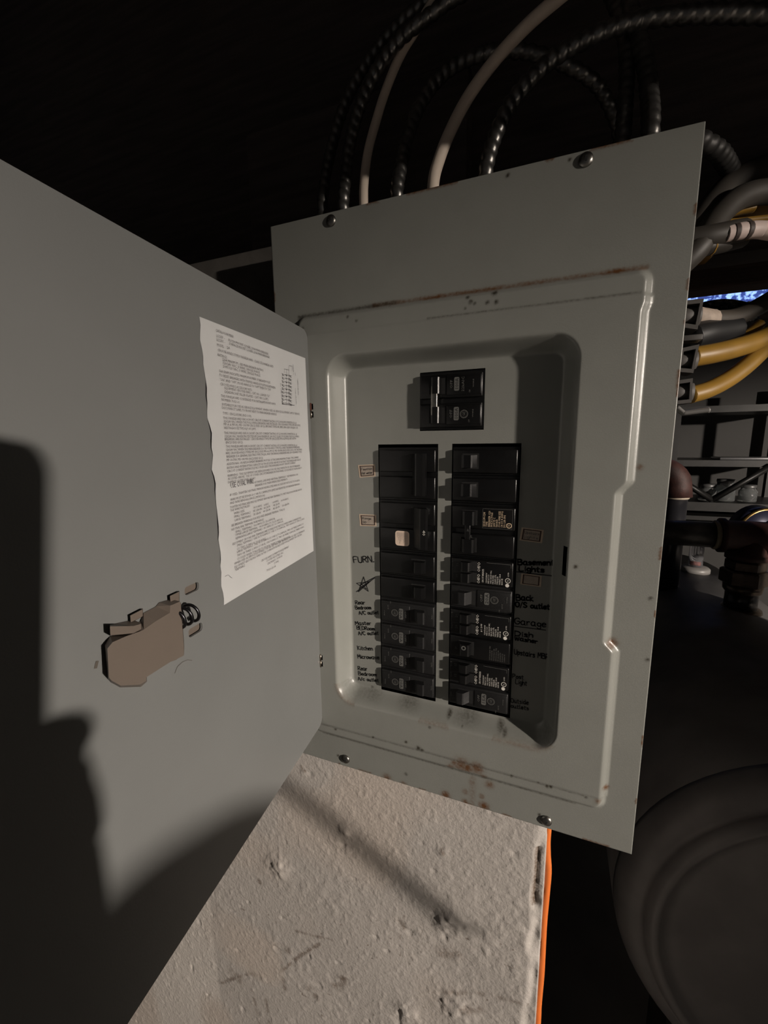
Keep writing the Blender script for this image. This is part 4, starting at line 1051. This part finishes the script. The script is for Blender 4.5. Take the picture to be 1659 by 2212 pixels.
# filler pipe run on top of the tank
FX, FY = .640, 1.17; topz = TZ + math.sqrt(TR**2-(FX-TX)**2)
pz = onY(1590, 1158, FY)[2]
pipe = thing('filler_pipe', 'thick horizontal pipe with red tee and union standing on tank', 'pipe', (FX, FY, topz))
xl = .30; 
MB().tube([(xl, FY, pz), (FX-.07, FY, pz)], .040, 24).build('straight_pipe', IRON, pipe)
MB().lathe([(.043, 0), (.0455, .004), (.043, .012)], (FX-.085, FY, pz), (1, 0, 0), 24).build('pipe_thread', mat('thread_tape', (.30, .26, .18), rough=.6), pipe)
tee = MB(); tee.lathe([(.044, 0), (.053, .002), (.053, .014), (.047, .02), (.047, .118), (.053, .124), (.053, .136), (.044, .138)], (FX-.072, FY, pz), (1, 0, 0), 28)
tee.lathe([(.046, 0), (.047, .05), (.053, .053), (.053, .068), (.04, .07)], (FX+.005, FY, pz), (0, 0, -1), 28)
tee.build('tee_fitting', REDI, pipe)
MB().tube([(FX+.06, FY, pz), (1.14, FY, pz)], .040, 24).build('straight_pipe', IRON, pipe)
un = MB(); zt = pz-.072
def hexp(z0, z1, r): un.lathe([(r*.92, 0), (r, .004), (r, z0-z1-.004), (r*.92, z0-z1)], (FX+.005, FY, z0), (0, 0, -1), 6, smooth=False)
hexp(zt, zt-.030, .050); hexp(zt-.030, zt-.075, .060); 
un.lathe([(.05, 0), (.048, .02), (.044, .026)], (FX+.005, FY, zt-.075), (0, 0, -1), 24)
un.build('union', BRASSY, pipe)
MB().tube([(FX+.005, FY, zt-.09), (FX+.005, FY, topz-.01)], .041, 24).build('nipple', mat('shiny_black_pipe', (.02, .019, .018), rough=.25, metal=.3), pipe)
MB().lathe([(.055, 0), (.053, .008), (.043, .012)], (FX+.005, FY, topz-.008), (0, 0, 1), 24).build('flange_ring', BRASSY, pipe)
# vent pipe with elbow behind
VY = 1.36; vx = onY(1457, 1100, VY)[0]; vz = onY(1457, 1072, VY)[2]; vt = TZ + math.sqrt(TR**2-(vx-TX)**2)
vent = thing('vent_pipe', 'dark pipe with rust-red elbow beside the panel edge', 'pipe', (vx, VY, vt))
MB().tube([(vx, VY, vt-.01), (vx, VY, vz)], .036, 24).build('straight_pipe', mat('blue_black_pipe', (.022, .022, .026), rough=.28, metal=.3), vent)
elb = [(vx, VY, vz)] + [(vx-.055+.055*math.cos(a), VY, vz+.035+.055*math.sin(a)) for a in np.linspace(0, math.pi/2, 8)] + [(vx-.09, VY, vz+.09)]
MB().tube(elb, [.049]+[.044]*8+[.048], 24).build('elbow', REDI, vent)
MB().lathe([(.038, 0), (.041, .004), (.038, .008)], (vx, VY, vz-.008), (0, 0, 1), 24).build('pipe_thread', mat('thread_tape_light', (.42, .36, .28), rough=.6), vent)
# float gauge
gp = onY(1500, 1236, 1.56); gx_, gy_ = gp[0], 1.56; gz = TZ + math.sqrt(max(0, TR**2-(gx_-TX)**2))
gau = thing('tank_gauge', 'clear plastic float gauge on white base on top of tank', 'gauge', (gx_, gy_, gz))
MB().lathe([(.03, 0), (.05, .002), (.05, .016), (.044, .022), (.02, .024)], (gx_, gy_, gz-.004), (0, 0, 1), 28).build('gauge_base', mat('gauge_white', (.22, .21, .2), rough=.4), gau)
MB().lathe([(.024, 0), (.024, .1), (.018, .108), (.0, .11)], (gx_, gy_, gz+.018), (0, 0, 1), 20).build('gauge_vial', CLEAR, gau)
MB().lathe([(.0, 0), (.012, .001), (.012, .014), (.0, .015)], (gx_, gy_, gz+.03), (0, 0, 1), 14).build('float_marker', mat('float_red', (.4, .08, .05), rough=.5), gau)

# ------------------------------------------------------------------ shelving along the far wall
SY = 2.05
rack = thing('shelving_rack', 'dark metal shelving rack with crossed braces at far wall', 'shelf', (onY(1560, 1150, SY)[0], SY, FLOOR_Z))
def spt(x, y, Y=SY): return Vector(onY(x, y, Y))
up_x = spt(1457, 950).x; up_x2 = 1.12
for x, Y in ((up_x, SY), (up_x, SY+.3), (up_x2, SY), (up_x2, SY+.3)):
    MB().box((x-.016, Y-.016, FLOOR_Z), (x+.016, Y+.016, spt(1470, 884).z+.1)).build('post', RACK, rack)
for y, h in ((1001, .030), (1095, .042), (1120, .02), (884, .03)):
    z = spt(1560, y).z
    MB().box((up_x-.02, SY-.02, z-h/2), (up_x2+.02, SY+.32, z+h/2)).build('shelf_board', RACK, rack)
for a, c in (((1455, 1028), (1538, 1080)), ((1538, 1080), (1668, 1006))):
    p, q = spt(*a, SY-.03), spt(*c, SY-.03); MB().tube([p, q], .014, 4).build('brace', RACK, rack)
for px, s_ in ((1525, 'small glass jar at the crossing of the braces'), (1562, 'larger glass jar with a bright glint, middle of three'), (1612, 'squat glass jar at the right of three')):
    c = spt(px, 1090, SY+.06); zt_ = spt(1560, 1095).z+.0215; r = .036 if px != 1562 else .042; h = .075 if px != 1562 else .1
    j = thing('glass_jar', s_+' on the dark shelf', 'jar', (c.x, c.y, zt_), 'glass jars on the shelf')
    MB().lathe([(.0, 0), (r*.95, .001), (r, .006), (r, h*.7), (r*.78, h*.82), (r*.8, h), (r*.72, h), (r*.9, h*.68), (r*.9, .008), (0, .006)], (c.x, c.y, zt_), (0, 0, 1), 24).build('glass_body', GLASS, j)
    MB().lathe([(r*.84, 0), (r*.86, .004), (r*.86, .014), (0, .015)], (c.x, c.y, zt_+h-.008), (0, 0, 1), 20).build('lid', mat('jar_lid', (.13, .13, .13), rough=.4, metal=.5), j)
rb = spt(1650, 1150, 1.5)
rt = thing('round_dial', 'round dark blue dial with gold rim on a stem above the tank', 'gauge', tuple(rb))
MB().lathe([(.0, 0), (.085, .002), (.088, .06), (.0, .062)], rb, (-.3, 1, .1), 32).build('dial_body', mat('tin_blue', (.02, .022, .045), rough=.35, metal=.3), rt)
MB().lathe([(.083, -.003), (.09, -.002), (.091, .004), (.084, .006)], rb, (-.3, 1, .1), 32, caps=False).build('rim', mat('gold_rim', (.14, .09, .03), rough=.3, metal=.8), rt)
MB().tube([rb+Vector((-.02, .05, -.06)), rb+Vector((-.02, .06, -.3)), rb+Vector((-.02, .08, -.35))], .02, 10).build('stem', IRON, rt)
tr = spt(1600, 998, SY+.05)
tag(MB().bbox((tr.x-.10, SY-.01, spt(1560, 1001).z+.0155), (tr.x+.30, SY+.12, spt(1560, 1001).z+.028), .003).build('metal_tray', mat('tray_metal', (.28, .28, .29), rough=.3, metal=.8)), 'thin pale metal tray on the upper shelf', 'tray')

# ------------------------------------------------------------------ the lamp and the person who takes the picture
lamp = thing('ceiling_lamp', 'bare glowing bulb hanging in a white socket from the ceiling', 'lamp', tuple(LAMP))
MB().lathe([(LAMP_R*math.sin(a)+1e-4, -LAMP_R*math.cos(a)) for a in np.linspace(0, math.pi, 14)], LAMP, (0, 0, 1), 20).build('bulb', BULB, lamp)
MB().lathe([(.02, 0), (.028, .01), (.03, .07), (.006, .08), (.006, CEIL_Z-LAMP.z-LAMP_R-.02), (.06, CEIL_Z-LAMP.z-LAMP_R-.012), (.06, CEIL_Z-LAMP.z-LAMP_R+.003)], LAMP+Vector((0, 0, LAMP_R-.004)), (0, 0, 1), 20).build('socket', PORC, lamp)

RV, UV, AV = Vector(ROT[0]), -Vector(ROT[1]), Vector(ROT[2])
CV = Vector(CAM)
ph = MB()
q = rounded(-.009, .064, -.125, .036, .011, 5)
ph.prism(q, lambda a, b_, h: CV + RV*a + UV*b_ + AV*h, -.012, -.003, 0, r=.0008)
tag(ph.build('smartphone', PHONE), 'black smartphone held up in front of the panel', 'phone')

def skin_body(name, joints, bones, m, parent, root, sub=2):
    me = bpy.data.meshes.new(name); keys = list(joints)
    me.from_pydata([joints[k][0] for k in keys], [(keys.index(a), keys.index(b_)) for a, b_ in bones], [])
    me.materials.append(m)
    o = bpy.data.objects.new(name, me); COL.objects.link(o)
    md = o.modifiers.new('skin', 'SKIN'); md.use_smooth_shade = True
    for i, k in enumerate(keys):
        r = joints[k][1]; sv = me.skin_vertices[0].data[i]; sv.radius = (r, r) if not hasattr(r, '__len__') else r; sv.use_root = (k == root)
    ss = o.modifiers.new('sub', 'SUBSURF'); ss.levels = sub; ss.render_levels = sub
    if parent is not None: o.parent = parent; o.matrix_parent_inverse = parent_world(parent).inverted()
    return o
per = thing('person', 'person in dark jacket holding up a phone, standing right of the door', 'person', (.60, -.66, FLOOR_Z))
f_ = Vector((-.6, .8, 0)); r_ = Vector((.8, .6, 0)); B0 = Vector((.60, -.66, 0))
J = lambda rr, ff, z: tuple(B0 + r_*rr + f_*ff + Vector((0, 0, z)))
joints = {'pelvis': (J(0, 0, -.62), (.15, .11)), 'waist': (J(0, 0, -.45), (.14, .10)), 'chest': (J(0, .0, -.22), (.16, .11)), 'neckb': (J(0, .0, -.03), (.07, .07)), 'head0': (J(0, .03, .06), (.058, .065)), 'head1': (J(0, .05, .14), (.075, .09)), 'head2': (J(0, .04, .22), (.06, .07)),
    'rs': (J(.17, .0, -.09), .066), 're': ((.50, -.335, -.240), .050), 'rf': ((.37, -.372, -.226), .040), 'rw': ((.215, -.405, -.208), .030),
    'ls': (J(-.17, .0, -.09), .066), 'le': (J(-.25, .02, -.38), .050), 'lw': (J(-.23, .10, -.62), .032),
    'rh': (J(.10, 0, -.72), .085), 'rk': (J(.10, .03, -1.10), .06), 'ra': (J(.10, 0, -1.45), .045), 'rt': (J(.10, .14, -1.49), .032),
    'lh': (J(-.10, 0, -.72), .085), 'lk': (J(-.10, .03, -1.10), .06), 'la': (J(-.10, 0, -1.45), .045), 'lt': (J(-.10, .14, -1.49), .032)}
bones = [('pelvis', 'waist'), ('waist', 'chest'), ('chest', 'neckb'), ('neckb', 'head0'), ('head0', 'head1'), ('head1', 'head2'), ('chest', 'rs'), ('rs', 're'), ('re', 'rf'), ('rf', 'rw'), ('chest', 'ls'), ('ls', 'le'), ('le', 'lw'), ('pelvis', 'rh'), ('rh', 'rk'), ('rk', 'ra'), ('ra', 'rt'), ('pelvis', 'lh'), ('lh', 'lk'), ('lk', 'la'), ('la', 'lt')]
skin_body('body', joints, bones, CLOTH, per, 'pelvis')
# right hand closed on the lower right edge of the phone: palm, four fingers and a thumb
def hp_(a, b_, h): return tuple(CV + RV*a + UV*b_ + AV*h)
hj = {'w': ((.215, -.405, -.208), .026), 'p': (hp_(.092, -.145, -.030), .028), 'k': (hp_(.082, -.110, -.022), .025)}
hb = [('w', 'p'), ('p', 'k')]
for i, (zz_, L) in enumerate(((-.085, .9), (-.104, 1.0), (-.122, .95), (-.139, .8))):
    hj['f%da' % i] = (hp_(.078, zz_, -.008), .0095); hj['f%db' % i] = (hp_(.068, zz_+.004, .008), .009); hj['f%dc' % i] = (hp_(.068-.026*L, zz_+.008, .009), .008)
    hb += [('k' if i < 2 else 'p', 'f%da' % i), ('f%da' % i, 'f%db' % i), ('f%db' % i, 'f%dc' % i)]
hj['ta'] = (hp_(.070, -.110, -.032), .012); hj['tb'] = (hp_(.045, -.085, -.028), .010); hj['tc'] = (hp_(.030, -.070, -.023), .009)
hb += [('p', 'ta'), ('ta', 'tb'), ('tb', 'tc')]
skin_body('right_hand', hj, hb, SKIN, per, 'w')
lh = {'w': (J(-.23, .10, -.62), .026), 'p': (J(-.225, .12, -.70), .028)}; lb = [('w', 'p')]
for i in range(4):
    lh['f%da' % i] = (J(-.225, .095+.02*i, -.745), .0095); lh['f%db' % i] = (J(-.215, .10+.02*i, -.785), .008); lb += [('p', 'f%da' % i), ('f%da' % i, 'f%db' % i)]
lh['ta'] = (J(-.215, .155, -.70), .011); lh['tb'] = (J(-.20, .17, -.735), .009); lb += [('p', 'ta'), ('ta', 'tb')]
skin_body('left_hand', lh, lb, SKIN, per, 'w')
# face and hair
fc = MB()
hc = Vector(J(0, .05, .135))
def bump(rr, ff, z, r, s_=1.0):
    c = hc + r_*rr + f_*ff + Vector((0, 0, z))
    fc.lathe([(r*math.sin(a)+1e-4, -r*math.cos(a)*s_) for a in np.linspace(0, math.pi, 8)], c, f_, 12)
fc.lathe([(.072*math.sin(a)+1e-4, -.10*math.cos(a)) for a in np.linspace(0, math.pi, 14)], hc+f_*.028, (0, 0, 1), 20)
bump(0, .10, -.012, .014, 1.3); bump(-.075, .02, 0, .02, .6); bump(.075, .02, 0, .02, .6); bump(0, .093, -.05, .018, .5)
fc.build('face', SKIN, per)
for s_ in (-.03, .03):
    c = hc + r_*s_ + f_*.092 + Vector((0, 0, .018)); MB().lathe([(.011*math.sin(a)+1e-4, -.011*math.cos(a)) for a in np.linspace(0, math.pi, 8)], c, f_, 10).build('eye', PORC, per)
hm = MB(); hm.lathe([(.092*math.sin(a)+1e-4, -.10*math.cos(a)) for a in np.linspace(1.3, math.pi, 10)], hc+Vector((0, 0, .03))-f_*.01, (0, 0, 1), 20); hm.build('hair', HAIR, per)
# unseen strap added to cast the blurred shadow across the white wall
sw = hermite([Vector(p) for p in ((.50, -.315, -.20), (.515, -.285, -.245), (.53, -.255, -.305), (.543, -.232, -.352), (.548, -.222, -.368))], 6)
MB().tube(sw, [.0055]*len(sw), 10).build('strap', CLOTH, per)

for o in SC.objects:                     # tiny flat print that cannot be picked apart
    if o.name.split('.')[0] in ('printed_marking', 'printed_label', 'scuff_marks'): o['kind'] = 'stuff'
